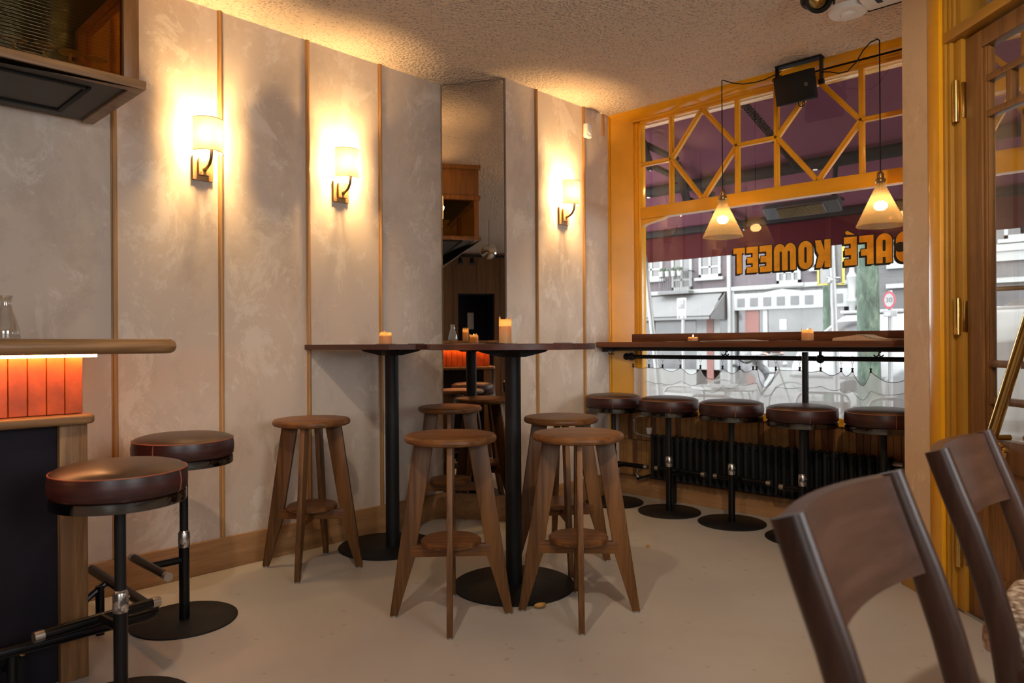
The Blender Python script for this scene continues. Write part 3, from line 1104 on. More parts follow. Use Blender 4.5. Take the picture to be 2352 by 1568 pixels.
# ================================================================== OAK STOOLS
def make_oak_stool():
    t = thing('wooden_bar_stool', 'x', 'stool')
    MB().lathe([(0.0, 0.718), (0.172, 0.718), (0.186, 0.723), (0.191, 0.732), (0.190, 0.742), (0.183, 0.750), (0.172, 0.752), (0, 0.752)], (0, 0, 0), 56).build('seat', M['stool_x'], t)
    for k in range(4):
        mb = MB()
        mb.prism([(0.070, 0.720), (0.150, 0.720), (0.254, 0.006), (0.222, 0.006), (0.150, 0.240)], -0.0118, 0.0118, 'y', 0.0035, 2, True)
        mb.xf(Matrix.Rotation(k * PI / 2, 4, 'Z'))
        lg = mb.build('leg', M['stool_z'], t)
        mb = MB().cyl((0.238, 0, 0), (0.238, 0, 0.007), 0.013, n=14)
        mb.xf(Matrix.Rotation(k * PI / 2, 4, 'Z'))
        mb.build('glide', M['baresteel'], lg)
    for k in range(2):
        mb = MB().box(-0.165, 0.165, -0.013, 0.013, 0.246 + 0.0 * k, 0.296, 0.003)
        mb.xf(Matrix.Rotation(k * PI / 2, 4, 'Z'))
        mb.build('rail', M['stool_x'], t)
    MB().lathe([(0.0, 0.296), (0.115, 0.296), (0.124, 0.301), (0.124, 0.314), (0.117, 0.320), (0, 0.320)], (0, 0, 0), 44).build('footrest', M['stool_x'], t)
    return t


st0 = make_oak_stool()
for i, (x, y, a, lab) in enumerate([
        (0.312, 1.945, 0.733, 'wooden bar stool standing alone against the plaster wall left of the tables'),
        (1.310, 1.995, 0.815, 'front left wooden bar stool before the round-edged table'),
        (1.672, 2.385, 0.715, 'front right wooden bar stool at the near side of the round-edged table'),
        (1.193, 2.850, 0.88, 'wooden bar stool behind the front right stool, beyond the round-edged table'),
        (0.311, 2.875, 0.80, 'wooden bar stool right before the tall mirror, behind the high tables')]):
    place(st0, i == 0, (x, y, 0), a, lab, 'round-seated wooden bar stools')


# ================================================================== LEATHER STOOLS
def make_leather_stool():
    t = thing('leather_bar_stool', 'x', 'stool')
    MB().lathe([(0.205, 0), (0.205, 0.006), (0.202, 0.008), (0.02, 0.008)], (0, 0, 0), 64).build('base_plate', M['black'], t)
    MB().cyl((0, 0, 0.006), (0, 0, 0.345), 0.0205, n=24).build('lower_tube', M['steel'], t)
    MB().lathe([(0.0215, 0.30), (0.0225, 0.303), (0.0225, 0.358), (0.0205, 0.362), (0.017, 0.368)], (0, 0, 0), 24).cyl((0.02, 0, 0.34), (0.027, 0, 0.34), 0.004, n=10).build('collar', M['collar'], t)
    MB().cyl((0, 0, 0.30), (0, 0, 0.645), 0.0165, n=24).build('upper_tube', M['black'], t)
    fr = MB().cyl((0, 0.015, 0.25), (0, 0.135, 0.25), 0.0145, n=18).build('footrest_stub', M['steel'], t)
    MB().cyl((-0.19, 0.135, 0.25), (0.19, 0.135, 0.25), 0.0165, n=20).build('footrest_bar', M['steel'], t)
    for s_ in (-1, 1):
        MB().cyl((s_ * 0.165, 0.135, 0.25), (s_ * 0.1915, 0.135, 0.25), 0.0169, n=20).build('bare_tip', M['baresteel'], fr)
    MB().lathe([(0.0, 0.641), (0.189, 0.641), (0.191, 0.644), (0.191, 0.671), (0.186, 0.672), (0, 0.672)], (0, 0, 0), 64).build('seat_ring', M['ring'], t)
    s_ = MB().lathe([(0.184, 0.671), (0.192, 0.680), (0.1945, 0.700), (0.1945, 0.718), (0.1905, 0.742)], (0, 0, 0), 64, cap0=False, cap1=False).build('seat_cushion', M['leather_s'], t, ang=2)
    MB().lathe([(0.1905, 0.742), (0.178, 0.752), (0.15, 0.760), (0.10, 0.765), (0.0, 0.767)], (0, 0, 0), 64).build('seat_top', M['leather_t'], s_, ang=2)
    mb = MB()
    mb.tube([(0.1912 * math.cos(a), 0.1912 * math.sin(a), 0.7425) for a in [2 * PI * i / 64 for i in range(64)]], 0.0019, 6, closed=True)
    for a in (-0.97, -0.97 + PI):
        for da in (-0.006, 0.006):
            mb.tube([(r * math.cos(a + da), r * math.sin(a + da), z) for r, z in ((0.1845, 0.672), (0.1925, 0.680), (0.195, 0.700), (0.195, 0.718), (0.191, 0.742))], 0.0008, 5)
    mb.build('piping', M['piping'], s_)
    return t


ls0 = make_leather_stool()
for i, (x, y, a, lab, g) in enumerate([
        (0.545, 1.215, PI, 'leather bar stool at the rounded end of the bar, nearer the plaster wall', 'leather stools at the bar'),
        (1.130, 0.785, PI / 2 + 0.12, 'large leather bar stool in the front left corner before the bar', 'leather stools at the bar'),
        (0.565, 4.180, 0, 'leather stool at the window counter, leftmost of the row beside the wall', 'leather stools at the window'),
        (1.006, 4.187, 0, 'leather stool at the window counter, second from the wall', 'leather stools at the window'),
        (1.449, 4.190, 0, 'leather stool at the window counter, third from the wall, left of the counter post', 'leather stools at the window'),
        (1.912, 4.13, 0, 'leather stool at the window counter in front of the counter post', 'leather stools at the window'),
        (2.330, 4.180, 0, 'leather stool at the window counter half hidden by the plaster pillar', 'leather stools at the window')]):
    place(ls0, i == 0, (x, y, 0), a, lab, g)


# ================================================================== CANDLES, COASTERS, PAPERS
def candle(label, x, y, z, r, h, seed, light=1.1, group=None):
    rq = random.Random(seed)
    t = thing('pillar_candle', label, 'candle', (x, y, z), 0, group)
    n = 40
    mb = MB()
    q_ = min(1.0, h / 0.06)
    hs = [h - q_ * (0.011 + 0.011 * math.sin(3 * 2 * PI * j / n + seed) + 0.007 * math.sin(5 * 2 * PI * j / n + 2 * seed) + 0.003 * rq.random()) for j in range(n)]
    levels = [0.0, 0.5, 0.85, 1.0]
    rings = []
    for f in levels:
        rings.append([mb.bm.verts.new((x + r * (1 + 0.03 * math.sin(5 * a + seed)) * math.cos(a), y + r * (1 + 0.03 * math.sin(5 * a + seed)) * math.sin(a), z + f * hs[j])) for j, a in enumerate([2 * PI * q / n for q in range(n)])])
    for f, k in ((1.0, 0.93), (0.93, 0.90)):
        rings.append([mb.bm.verts.new((x + r * k * math.cos(a), y + r * k * math.sin(a), z + (hs[j] if f == 1 else h * f))) for j, a in enumerate([2 * PI * q / n for q in range(n)])])
    for A, B in zip(rings, rings[1:]):
        for j in range(n):
            mb._face([A[j], A[(j + 1) % n], B[(j + 1) % n], B[j]])
    mb._face(rings[0][::-1])
    mb.lathe([(0, h * 0.6), (r * 0.7, h * 0.605), (r * 0.96, h * 0.66)], (x, y, z), 30)
    mb.build('wax_body', M['wax'], t)
    MB().cyl((x, y, z + h * 0.61), (x, y, z + h * 0.61 + 0.008), 0.001, n=6).build('wick', M['blackpl'], t)
    zf = z + h * 0.62 + 0.006
    MB().lathe([(0, 0), (0.003, 0.004), (0.0038, 0.008), (0.002, 0.015), (0, 0.021)], (x, y, zf), 12).build('flame', M['flame'], t)
    point('candle_light', (x, y, zf + 0.010), light, (1.0, 0.55, 0.18), 0.012, t)
    return t


def disc(label, x, y, z, r, mat='coaster', sq=False, rz=0.0, group=None):
    mb = MB()
    if sq:
        mb.box(-r, r, -r * 0.72, r * 0.72, 0, 0.0016, 0.0004, 1)
    else:
        mb.lathe([(r, 0), (r, 0.003)], (0, 0, 0), 36)
    o = mb.build('coaster' if not sq else 'menu_card', M[mat])
    o.location = (x, y, z)
    o.rotation_euler = (0, 0, rz)
    return tag(o, label, 'coaster' if not sq else 'card', group)


TT = TZ1
disc('dark round coaster under the short candle on the wall table', 0.345, 2.38, TT, 0.055)
candle('short lit candle on the table against the wall', 0.345, 2.38, TT + 0.003, 0.033, 0.066, 1)
disc('dark round coaster under the tall candle on the round-edged table', 1.235, 2.40, TT, 0.058)
candle('tall lit pillar candle in front of the mirror on the round-edged table', 1.235, 2.40, TT + 0.003, 0.029, 0.118, 4)
disc('beige card lying left of the tall candle on the high tables', 0.98, 2.42, TT, 0.06, 'card', True, 0.4)
disc('beige card lying just right of the tall candle', 1.36, 2.36, TT, 0.07, 'card', True, -0.5)
disc('dark coaster near the right edge of the round-edged table', 1.40, 2.62, TT, 0.045)
disc('dark coaster lying right of the short candle on the wall table', 0.46, 2.50, TT, 0.045)

CT = 1.127
disc('dark coaster under the burnt-down candle on the window counter', 1.109, 4.33, CT, 0.05)
candle('burnt-down candle stub on the left part of the window counter', 1.109, 4.33, CT + 0.003, 0.034, 0.028, 2, 0.5)
disc('dark coaster under the jagged candle on the window counter', 1.869, 4.33, CT, 0.055)
candle('jagged lit candle on the window counter above the counter post', 1.869, 4.33, CT + 0.003, 0.034, 0.068, 7, 1.0)
disc('beige card left of the burnt-down candle on the window counter', 0.985, 4.34, CT, 0.07, 'card', True, 0.1)
disc('beige card left of the jagged candle on the window counter', 1.76, 4.33, CT, 0.06, 'card', True, -0.1)
# folded newspaper
mb = MB()
prof = [(2.04, 0.002), (2.045, 0.016), (2.12, 0.025), (2.17, 0.031), (2.20, 0.030), (2.235, 0.016), (2.27, 0.008), (2.38, 0.004)]
und = [(2.38, 0.002), (2.26, 0.004), (2.215, 0.010), (2.185, 0.022), (2.165, 0.020), (2.170, 0.006), (2.19, 0.001), (2.38, 0.0005)]
mb.prism([(a, CT + b) for a, b in prof] + [(2.38, CT), (2.04, CT)], 4.25, 4.45, 'y')
nw = thing('newspaper', 'folded salmon newspaper at the right end of the window counter', 'newspaper', (2.2, 4.35, CT), 0, 'newspapers on the window counter')
mb.build('folded_half', M['papers'], nw)
MB().prism([(2.17, CT + 0.0335), (2.20, CT + 0.0325), (2.24, CT + 0.018), (2.275, CT + 0.0095), (2.39, CT + 0.005), (2.39, CT + 0.0062), (2.275, CT + 0.0115), (2.24, CT + 0.021), (2.20, CT + 0.0345), (2.17, CT + 0.035)], 4.245, 4.45, 'y').build('inner_page', M['paper'], nw)
nw = thing('newspaper', 'flat pale newspaper lying between the two window counter candles', 'newspaper', (1.4, 4.35, CT), 0, 'newspapers on the window counter')
MB().box(1.20, 1.58, 4.26, 4.44, CT, CT + 0.004).build('lower_sheets', M['paper'], nw)
MB().prism([(1.25, CT + 0.004), (1.56, CT + 0.0045), (1.50, CT + 0.0105), (1.42, CT + 0.0085), (1.30, CT + 0.0055)], 4.25, 4.42, 'y').build('upper_sheet', M['paper'], nw)


# fallen leaves
def leaf(label, x, y, s, rz):
    mb = MB()
    rows = []
    for i in range(7):
        t = i / 6
        wv = s * 0.45 * math.sin(PI * min(1, t * 0.95 + 0.05)) ** 0.8
        rows.append([(s * (t - 0.5), wv * (k / 3 - 1), 0.002 + 0.35 * s * abs(k / 3 - 1) ** 2 * 0.8 + 0.16 * s * t * t) for k in range(7)])
    mb.grid(rows)
    mb.tube([(-s * 0.5, 0, 0.002), (-s * 0.75, 0.1 * s, 0.003)], s * 0.03, 5)
    o = mb.build('dry_leaf', M['leaf'])
    o.location = (x, y, 0)
    o.rotation_euler = (0, 0, rz)
    sm = o.modifiers.new('thickness', 'SOLIDIFY')
    sm.thickness = 0.0006
    tag(o, label, 'leaf', 'dry leaves on the floor')


leaf('curled dry leaf on the floor beside the round black table foot', 1.530, 2.300, 0.048, 0.9)
leaf('small dry leaf on the open floor toward the window stools', 1.364, 3.383, 0.026, 2.1)

# ================================================================== BAR
BX, BY = 0.80, 0.775
bar = thing('bar_cabinet', 'long bar front with black panels, orange tile band and oak corner post', 'bar', (0.5, -0.8, 0))
mb = MB()
mb.box(0.22, 0.786, -4.2, 0.760, 0.0, 0.865)
mb.box(0.24, 0.790, -4.2, 0.765, 0.895, 1.10)
mb.build('front_panel', M['blackpanel'], bar)
MB().box(0.742, 0.815, 0.702, 0.786, 0.0, 0.866, 0.003).build('corner_post', M['baroak_z'], bar)
MB().box(0.225, 0.30, 0.702, 0.786, 0.0, 0.866, 0.003).build('corner_post', M['baroak_z'], bar)
mb = MB()
mb.prism([(0.20, -4.2), (0.858, -4.2), (0.858, 0.76), (0.852, 0.785), (0.84, 0.80), (0.82, 0.806), (0.20, 0.806)], 0.864, 0.896, 'z', 0.011, 3)
mb.build('ledge', M['baroak_y'], bar)
mb = MB()
tw = 0.0535
k = 0
y = BY
while y > -4.1:
    mb.box(0.788, BX, y - tw + 0.0022, y, 0.898, 1.094, 0.0018, 1)
    y -= tw
x = BX - 0.002
while x > 0.26:
    mb.box(x - tw + 0.0022, x, 0.763, BY + 0.001, 0.898, 1.094, 0.0018, 1)
    x -= tw
mb.build('tile_band', M['tile_o'], bar)
mb = MB()
mb.tube([(0.938, -4.2, 0.20), (0.938, 0.925, 0.20), (0.934, 0.945, 0.20), (0.925, 0.958, 0.20), (0.905, 0.965, 0.20), (0.235, 0.965, 0.20)], 0.019, 18)
fr = mb.build('foot_rail', M['steel'], bar)
for yy in (0.55, -0.45, -1.5, -2.6):
    mb = MB()
    mb.cyl((0.90, yy, 0.0), (0.90, yy, 0.19), 0.016, n=14)
    mb.tube([(0.80, yy, 0.10), (0.84, yy, 0.12), (0.88, yy, 0.16), (0.925, yy, 0.195)], 0.012, 10)
    mb.build('rail_bracket', M['steel'], fr)
mb = MB()
for xx in (0.45,):
    mb.cyl((xx, 0.93, 0.0), (xx, 0.93, 0.19), 0.016, n=14)
    mb.tube([(xx, 0.786, 0.10), (xx, 0.85, 0.12), (xx, 0.90, 0.16), (xx, 0.952, 0.195)], 0.012, 10)
mb.build('rail_bracket', M['steel'], fr)
MB().lathe([(0.012, 0), (0.009, 0.006), (0, 0.008)], (0, 0, 0), 16).xf(Matrix.Translation((0.786, 0.60, 0.13)) @ Matrix.Rotation(PI / 2, 4, 'Y')).build('screw_cap', M['brass'], bar)
btop = thing('bar_counter', 'thick oak bar top with rounded end over the orange tiles', 'bar top', (0.6, -0.8, 1.1))
pts = [(0.16, -4.2), (1.0, -4.2)] + arc_pts(0.94, 0.965, 0.06, 0.065, 0, PI / 2, 8) + [(0.16, 1.03)]
MB().prism(pts, 1.099, 1.149, 'z', 0.0235, 5).build('worktop', M['baroak_y'], btop)
mb = MB()
mb.box(0.822, 0.834, -4.2, 0.80, 1.089, 1.0995, 0.002)
mb.box(0.30, 0.822, 0.803, 0.815, 1.089, 1.0995, 0.002)
mb.build('led_strip', M['led'], btop)

cf = thing('glass_carafe', 'clear glass carafe on the bar top at the left picture edge', 'carafe', (0.46, 0.625, 1.149))
MB().lathe([(0.0, 0.0), (0.042, 0.0), (0.046, 0.01), (0.044, 0.04), (0.030, 0.085), (0.021, 0.115), (0.019, 0.135), (0.024, 0.160), (0.0225, 0.160), (0.0175, 0.135), (0.0195, 0.115), (0.028, 0.085), (0.042, 0.04), (0.043, 0.012), (0, 0.008)], (0.46, 0.625, 1.149), 36).build('body', M['clear'], cf)
candle('tall candle on the bar top, seen only in the mirror', 0.62, 0.45, 1.149, 0.03, 0.13, 9, 1.0)
disc('dark mat under the carafe on the bar top', 0.40, 0.42, 1.149, 0.10)

# hanging cabinet
CX, CY, CZ = 0.655, 1.015, 2.095
cb = thing('hanging_cabinet', 'oak cabinet with reeded amber glass hanging from the ceiling over the bar', 'cabinet', (0.35, -0.6, CZ))
mb = MB()
mb.prism([(0.05, -3.2), (CX + 0.018, -3.2), (CX + 0.018, CY + 0.018), (0.05, CY + 0.018), (0.05, CY - 0.03), (CX - 0.035, CY - 0.03), (CX - 0.035, -3.2)], CZ, CZ + 0.034, 'z', 0.003)
mb.build('bottom_frame', M['baroak_y'], cb)
mb = MB()
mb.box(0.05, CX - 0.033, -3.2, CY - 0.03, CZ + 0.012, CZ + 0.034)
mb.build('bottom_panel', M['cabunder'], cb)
mb = MB()
for (x0, x1, y0, y1) in ((0.13, 0.15, -0.2, 0.88), (0.50, 0.52, -0.2, 0.88), (0.13, 0.52, 0.87, 0.89)):
    mb.box(x0, x1, y0, y1, CZ + 0.004, CZ + 0.013, 0.002)
mb.build('groove_strip', M['blackpl'], cb)
for (x, y) in ((CX - 0.045, CY - 0.055), (0.055, CY - 0.055), (CX - 0.045, 0.0), (CX - 0.045, -1.0), (CX - 0.045, -2.0)):
    MB().box(x, x + 0.045, y, y + 0.055, CZ + 0.034, 2.475, 0.003).build('post', M['cabwood'], cb)
MB().prism([(0.05, -3.2), (CX + 0.012, -3.2), (CX + 0.012, CY + 0.012), (0.05, CY + 0.012)], 2.475, 2.515, 'z', 0.003).build('middle_rail', M['cabwood'], cb)
MB().box(0.05, CX - 0.004, -3.2, CY - 0.004, 2.515, 2.765, 0.002).box(CX - 0.05, CX, CY - 0.055, CY, 2.515, 2.765, 0.002).build('upper_panel', M['cabwood'], cb)
MB().prism([(0.05, -3.2), (CX + 0.014, -3.2), (CX + 0.014, CY + 0.014), (0.05, CY + 0.014)], 2.765, CH, 'z', 0.003).build('cornice', M['cabwood'], cb)
MB().box(CX - 0.022, CX - 0.016, -3.2, CY - 0.05, CZ + 0.034, 2.475).box(0.10, CX - 0.045, CY - 0.024, CY - 0.018, CZ + 0.034, 2.475).build('reeded_glass', M['amber'], cb, smooth=False)
MB().box(0.05, 0.06, -3.2, CY - 0.02, CZ + 0.034, 2.475).box(0.06, CX - 0.06, -3.2, CY - 0.06, CZ + 0.034, CZ + 0.036).box(0.06, CX - 0.06, -3.2, CY - 0.06, 2.47, 2.475).build('darkening_lining', M['blackpanel'], cb, smooth=False)  # black sheets added to darken the inside behind the glasses



def make_glass():
    pr = [(0.0, 0.152), (0.041, 0.149), (0.042, 0.147), (0.008, 0.144), (0.0045, 0.135), (0.0045, 0.118), (0.008, 0.112), (0.028, 0.095), (0.037, 0.065), (0.036, 0.03), (0.029, 0.0),
          (0.028, 0.0), (0.035, 0.03), (0.036, 0.065), (0.027, 0.094), (0.0, 0.110)]
    t = thing('stemmed_glass', 'x', 'glass')
    MB().lathe(pr, (0, 0, 0), 28).build('bowl_and_stem', M['frost'], t)
    return t


g0 = make_glass()
gl = [('rightmost stemmed glass upside down behind the amber cabinet glass', 0.35, 0.955), ('second stemmed glass from the cabinet corner, upside down behind amber glass', 0.35, 0.865),
      ('third stemmed glass from the cabinet corner, upside down behind amber glass', 0.35, 0.775), ('fourth stemmed glass from the cabinet corner, at the left picture edge', 0.35, 0.680),
      ('stemmed glass in the second row behind the amber glass, nearest the corner', 0.22, 0.91), ('stemmed glass in the second row behind the amber glass, toward the picture edge', 0.22, 0.76)]
for i, (lab, x, y) in enumerate(gl):
    place(g0, i == 0, (x, y, CZ + 0.0365), 0, lab, 'upside-down stemmed glasses in the cabinet')

# ================================================================== PENDANTS, SPEAKER, CEILING THINGS
P_PEND = 60.0


def pendant(label, x, y, cord, zoff):
    t = thing('pendant_lamp', label, 'lamp', (x, y, 1.79 + zoff), 0, 'ribbed glass pendant lamps')
    z = zoff
    MB().tube([(x, y, 2.086 + z)] + cord, 0.0034, 8).build('cord', M['blackpl'], t)
    mb = MB()
    mb.lathe([(0.005, 2.098), (0.010, 2.094), (0.017, 2.086), (0.0185, 2.078), (0.0185, 2.058), (0.024, 2.056), (0.027, 2.050), (0.027, 2.036), (0.024, 2.030), (0.0, 2.028)], (x, y, z), 28)
    mb.build('lamp_holder', M['bronze'], t)
    mb = MB()
    mb.lathe([(0.020, 2.040), (0.024, 2.028), (0.026, 2.015), (0.124, 1.800), (0.126, 1.794), (0.1235, 1.793), (0.122, 1.799), (0.024, 2.013), (0.0225, 2.026)], (x, y, z), 160, rib=0.006, cap0=False, cap1=False)
    sh = mb.build('glass_shade', M['coneglass'], t, ang=3)
    MB().tube([(x + 0.1245 * math.cos(a), y + 0.1245 * math.sin(a), 1.7945 + z) for a in [2 * PI * i / 60 for i in range(60)]], 0.0022, 6, closed=True).build('rim', M['coneglass'], sh)
    MB().cyl((x, y, 1.935 + z), (x, y, 2.03 + z), 0.012, n=16).build('bulb_socket', M['bronze'], t)
    MB().lathe([(0, 1.930), (0.018, 1.929), (0.031, 1.920), (0.036, 1.906), (0.031, 1.891), (0.018, 1.882), (0, 1.880)], (x, y, z), 24).build('bulb', M['bulbp'], t)
    point('pendant_light', (x, y, 1.905 + z), P_PEND, (1.0, 0.60, 0.24), 0.040, t)


pendant('ribbed glass pendant lamp hanging left of the black loudspeaker', 1.351, 4.287,
        [(1.351, 4.287, 2.70), (1.351, 4.287, 2.792), (1.358, 4.285, 2.797), (1.375, 4.286, 2.788), (1.42, 4.292, 2.765), (1.49, 4.30, 2.742), (1.56, 4.31, 2.737), (1.62, 4.32, 2.742), (1.68, 4.33, 2.758), (1.72, 4.335, 2.772)], 0.0)
pendant('ribbed glass pendant lamp hanging next to the plaster pillar', 2.284, 4.311,
        [(2.284, 4.311, 2.70), (2.284, 4.311, 2.788), (2.272, 4.309, 2.797), (2.24, 4.305, 2.79), (2.20, 4.305, 2.755), (2.16, 4.31, 2.70), (2.11, 4.32, 2.665), (2.06, 4.325, 2.668), (2.01, 4.33, 2.69), (1.96, 4.335, 2.705)], -0.033)

sp = thing('loudspeaker', 'black loudspeaker tilted down from a bracket under the ceiling before the window', 'loudspeaker', (1.82, 4.35, 2.64))
Ms = Matrix.Translation((1.825, 4.335, 2.648)) @ Matrix.Rotation(math.radians(-2), 4, 'Z') @ Matrix.Rotation(math.radians(16), 4, 'X')
MB().prism([(-0.118, -0.075), (0.118, -0.075), (0.118, -0.03), (0.075, 0.075), (-0.075, 0.075), (-0.118, -0.03)], -0.085, 0.085, 'z', 0.006, 2, True).xf(Ms).build('cabinet_body', M['blackpl'], sp)
MB().box(-0.112, 0.112, -0.080, -0.074, -0.079, 0.079, 0.002).xf(Ms).build('grille', M['blackpl'], sp)
mb = MB()
mb.box(0.068, 0.086, -0.0825, -0.080, -0.006, 0.012, 0.0006, 1).xf(Ms)
bd = mb.build('badge', M['alu'], sp)
mb = MB()
for (a0, a1, b0, b1) in ((0.071, 0.075, -0.002, 0.008), (0.079, 0.083, -0.002, 0.008), (0.075, 0.079, 0.001, 0.005)):
    mb.box(a0, a1, -0.0832, -0.0824, b0, b1)
mb.xf(Ms).build('badge_mark', M['inkblack'], bd, smooth=False)
mb = MB()
mb.box(1.69, 1.965, 4.31, 4.37, 2.792, CH)
mb.box(1.69, 1.697, 4.31, 4.36, 2.65, 2.80, 0.002)
mb.box(1.955, 1.962, 4.31, 4.36, 2.65, 2.80, 0.002)
mb.cyl((1.697, 4.335, 2.655), (1.707, 4.335, 2.655), 0.016, n=14).cyl((1.945, 4.335, 2.65), (1.972, 4.335, 2.65), 0.016, n=14)
mb.build('bracket', M['blackpl'], sp)
mb = MB()
mb.tube([(1.83, 4.36, 2.575)] + [(1.835 + 0.018 * math.sin(a), 4.35, 2.555 - 0.024 * math.cos(a) * 0.9) for a in [-2.6 + 5.2 * i / 14 for i in range(15)]], 0.003, 7)
mb.tube([(1.85, 4.36, 2.575), (1.842, 4.352, 2.55), (1.838, 4.35, 2.532)], 0.003, 7)
mb.tube([(1.695, 4.33, 2.74), (1.675, 4.325, 2.735), (1.668, 4.32, 2.72), (1.68, 4.32, 2.71), (1.70, 4.325, 2.735), (1.725, 4.33, 2.75)], 0.003, 7)
mb.build('cable_loop', M['blackpl'], sp)

dl = thing('smoke_alarm', 'round white smoke alarm disc on the stucco ceiling near the pillar', 'smoke alarm', (2.285, 3.815, CH))
MB().lathe([(0.0, -0.03), (0.085, -0.028), (0.092, -0.02), (0.092, 0)], (2.285, 3.815, CH), 44).build('disc_body', M['white'], dl)
MB().lathe([(0, -0.045), (0.032, -0.042), (0.038, -0.029)], (2.285, 3.815, CH), 30).build('centre_cap', M['white'], dl)
sl = thing('stage_spotlight', 'black ceiling spotlight with barn door ring at the upper picture edge', 'spotlight', (2.27, 3.42, CH))
Mq = Matrix.Translation((2.275, 3.43, 2.72)) @ Matrix.Rotation(math.radians(40), 4, 'Z') @ Matrix.Rotation(math.radians(115), 4, 'X')
MB().lathe([(0.028, -0.12), (0.045, -0.10), (0.048, 0.02), (0.060, 0.03), (0.060, 0.045), (0.050, 0.047), (0.044, 0.03)], (0, 0, 0), 30, cap1=False).xf(Mq).build('lamp_housing', M['blackpl'], sl)
MB().lathe([(0, 0.030), (0.03, 0.028), (0.045, 0.022)], (0, 0, 0), 26).xf(Mq).build('lens', M['brass'], sl)
mb = MB()
mb.tube([(2.215, 3.44, 2.72), (2.215, 3.45, 2.79), (2.335, 3.50, 2.79), (2.335, 3.48, 2.70)], 0.006, 8, flat=2.2)
mb.lathe([(0.05, 0), (0.05, -0.012), (0.0, -0.014)], (2.275, 3.47, CH), 24)
mb.build('yoke', M['blackpl'], sl)
xs = thing('ceiling_sign', 'white ceiling sign panel with dark edge at the upper picture edge', 'sign', (2.47, 3.86, CH))
MB().box(2.37, 2.60, 3.72, 3.86, 2.775, 2.80, 0.002).build('panel', M['white'], xs)
MB().box(2.365, 2.605, 3.86, 3.866, 2.772, CH, 0.001).box(2.43, 2.455, 3.75, 3.80, 2.7735, 2.7752).build('dark_edge', M['blackpl'], xs)


# ================================================================== CHAIRS
def make_chair():
    t = thing('dining_chair', 'x', 'chair')
    for s_ in (-1, 1):
        yb = s_ * 0.222
        path = [(0.10, yb * 0.98, 0.0), (0.105, yb, 0.22), (0.104, yb, 0.42), (0.092, yb, 0.52), (0.066, yb, 0.62), (0.034, yb, 0.72), (0.0, yb, 0.81), (-0.028, yb, 0.888)]
        rs = [0.013, 0.015, 0.0175, 0.018, 0.018, 0.0175, 0.017, 0.0165]
        MB().tube(path, rs, 20, flat=1.55).build('back_leg', M['walnut'], t)
    rows_f, rows_b = [], []
    n = 18
    mb = MB()
    top, bot = [], []
    ring = []
    for i in range(n + 1):
        u = i / n
        y = -0.212 + 0.424 * u
        cv = -0.030 * 4 * u * (1 - u) - 0.004
        zt = 0.884
        zb = 0.722
        xa = lambda z: -0.028 + (0.888 - z) * 0.36
        th = 0.011
        ring.append([mb.bm.verts.new(p) for p in ((xa(zb) + cv - th, y, zb), (xa(zb) + cv + th, y, zb), (xa(0.81) + cv + th, y, 0.81), (xa(zt) + cv + th, y, zt), (xa(zt) + cv - th, y, zt), (xa(0.81) + cv - th, y, 0.81))])
    for A, B in zip(ring, ring[1:]):
        for j in range(6):
            mb._face([A[j], A[(j + 1) % 6], B[(j + 1) % 6], B[j]])
    mb._face(ring[0][::-1])
    mb._face(ring[-1])
    bmesh.ops.recalc_face_normals(mb.bm, faces=mb.bm.faces[:])
    mb.build('back_board', M['walnut_y'], t)
    for s_ in (-1, 1):
        MB().tube([(0.50, s_ * 0.225, 0), (0.50, s_ * 0.225, 0.46)], [0.016, 0.022], 16).build('front_leg', M['walnut'], t)
        MB().box(0.10, 0.50, s_ * 0.225 - 0.011, s_ * 0.225 + 0.011, 0.405, 0.455, 0.004).build('side_rail', M['walnut'], t)
        MB().cyl((0.10, s_ * 0.225, 0.2), (0.50, s_ * 0.225, 0.2), 0.009, n=10).build('stretcher', M['walnut'], t)
    for xx in (0.10, 0.50):
        MB().box(xx - 0.011, xx + 0.011, -0.21, 0.21, 0.405, 0.455, 0.004).build('cross_rail', M['walnut'], t)
    mb = MB()
    mb.prism([(0.045, -0.195), (0.505, -0.235), (0.515, 0), (0.505, 0.235), (0.045, 0.195)], 0.455, 0.53, 'z', 0.022, 3, True)
    mb.build('woven_seat', M['weave'], t)
    return t


ch0 = make_chair()
place(ch0, True, (3.18, 1.21, 0), 0, 'dark walnut chair closest to the viewer, blurred in the foreground', 'walnut dining chairs')
place(ch0, False, (3.175, 2.01, 0), 0, 'dark walnut chair with woven seat behind, beside the glazed door', 'walnut dining chairs')

# ================================================================== PILLAR AND DOOR (45 degree entrance wall)
PO = Vector((2.572, 3.667, 0))
PA = math.atan2(-0.691, 0.723)


def pb():
    return MB()


def pbuild(mb, name, mat, parent=None, **k):
    if parent is None:
        o = mb.build(name, mat, **k)
        o.location = PO
        o.rotation_euler = (0, 0, PA)
        return o
    return mb.build(name, mat, parent, world=False, **k)


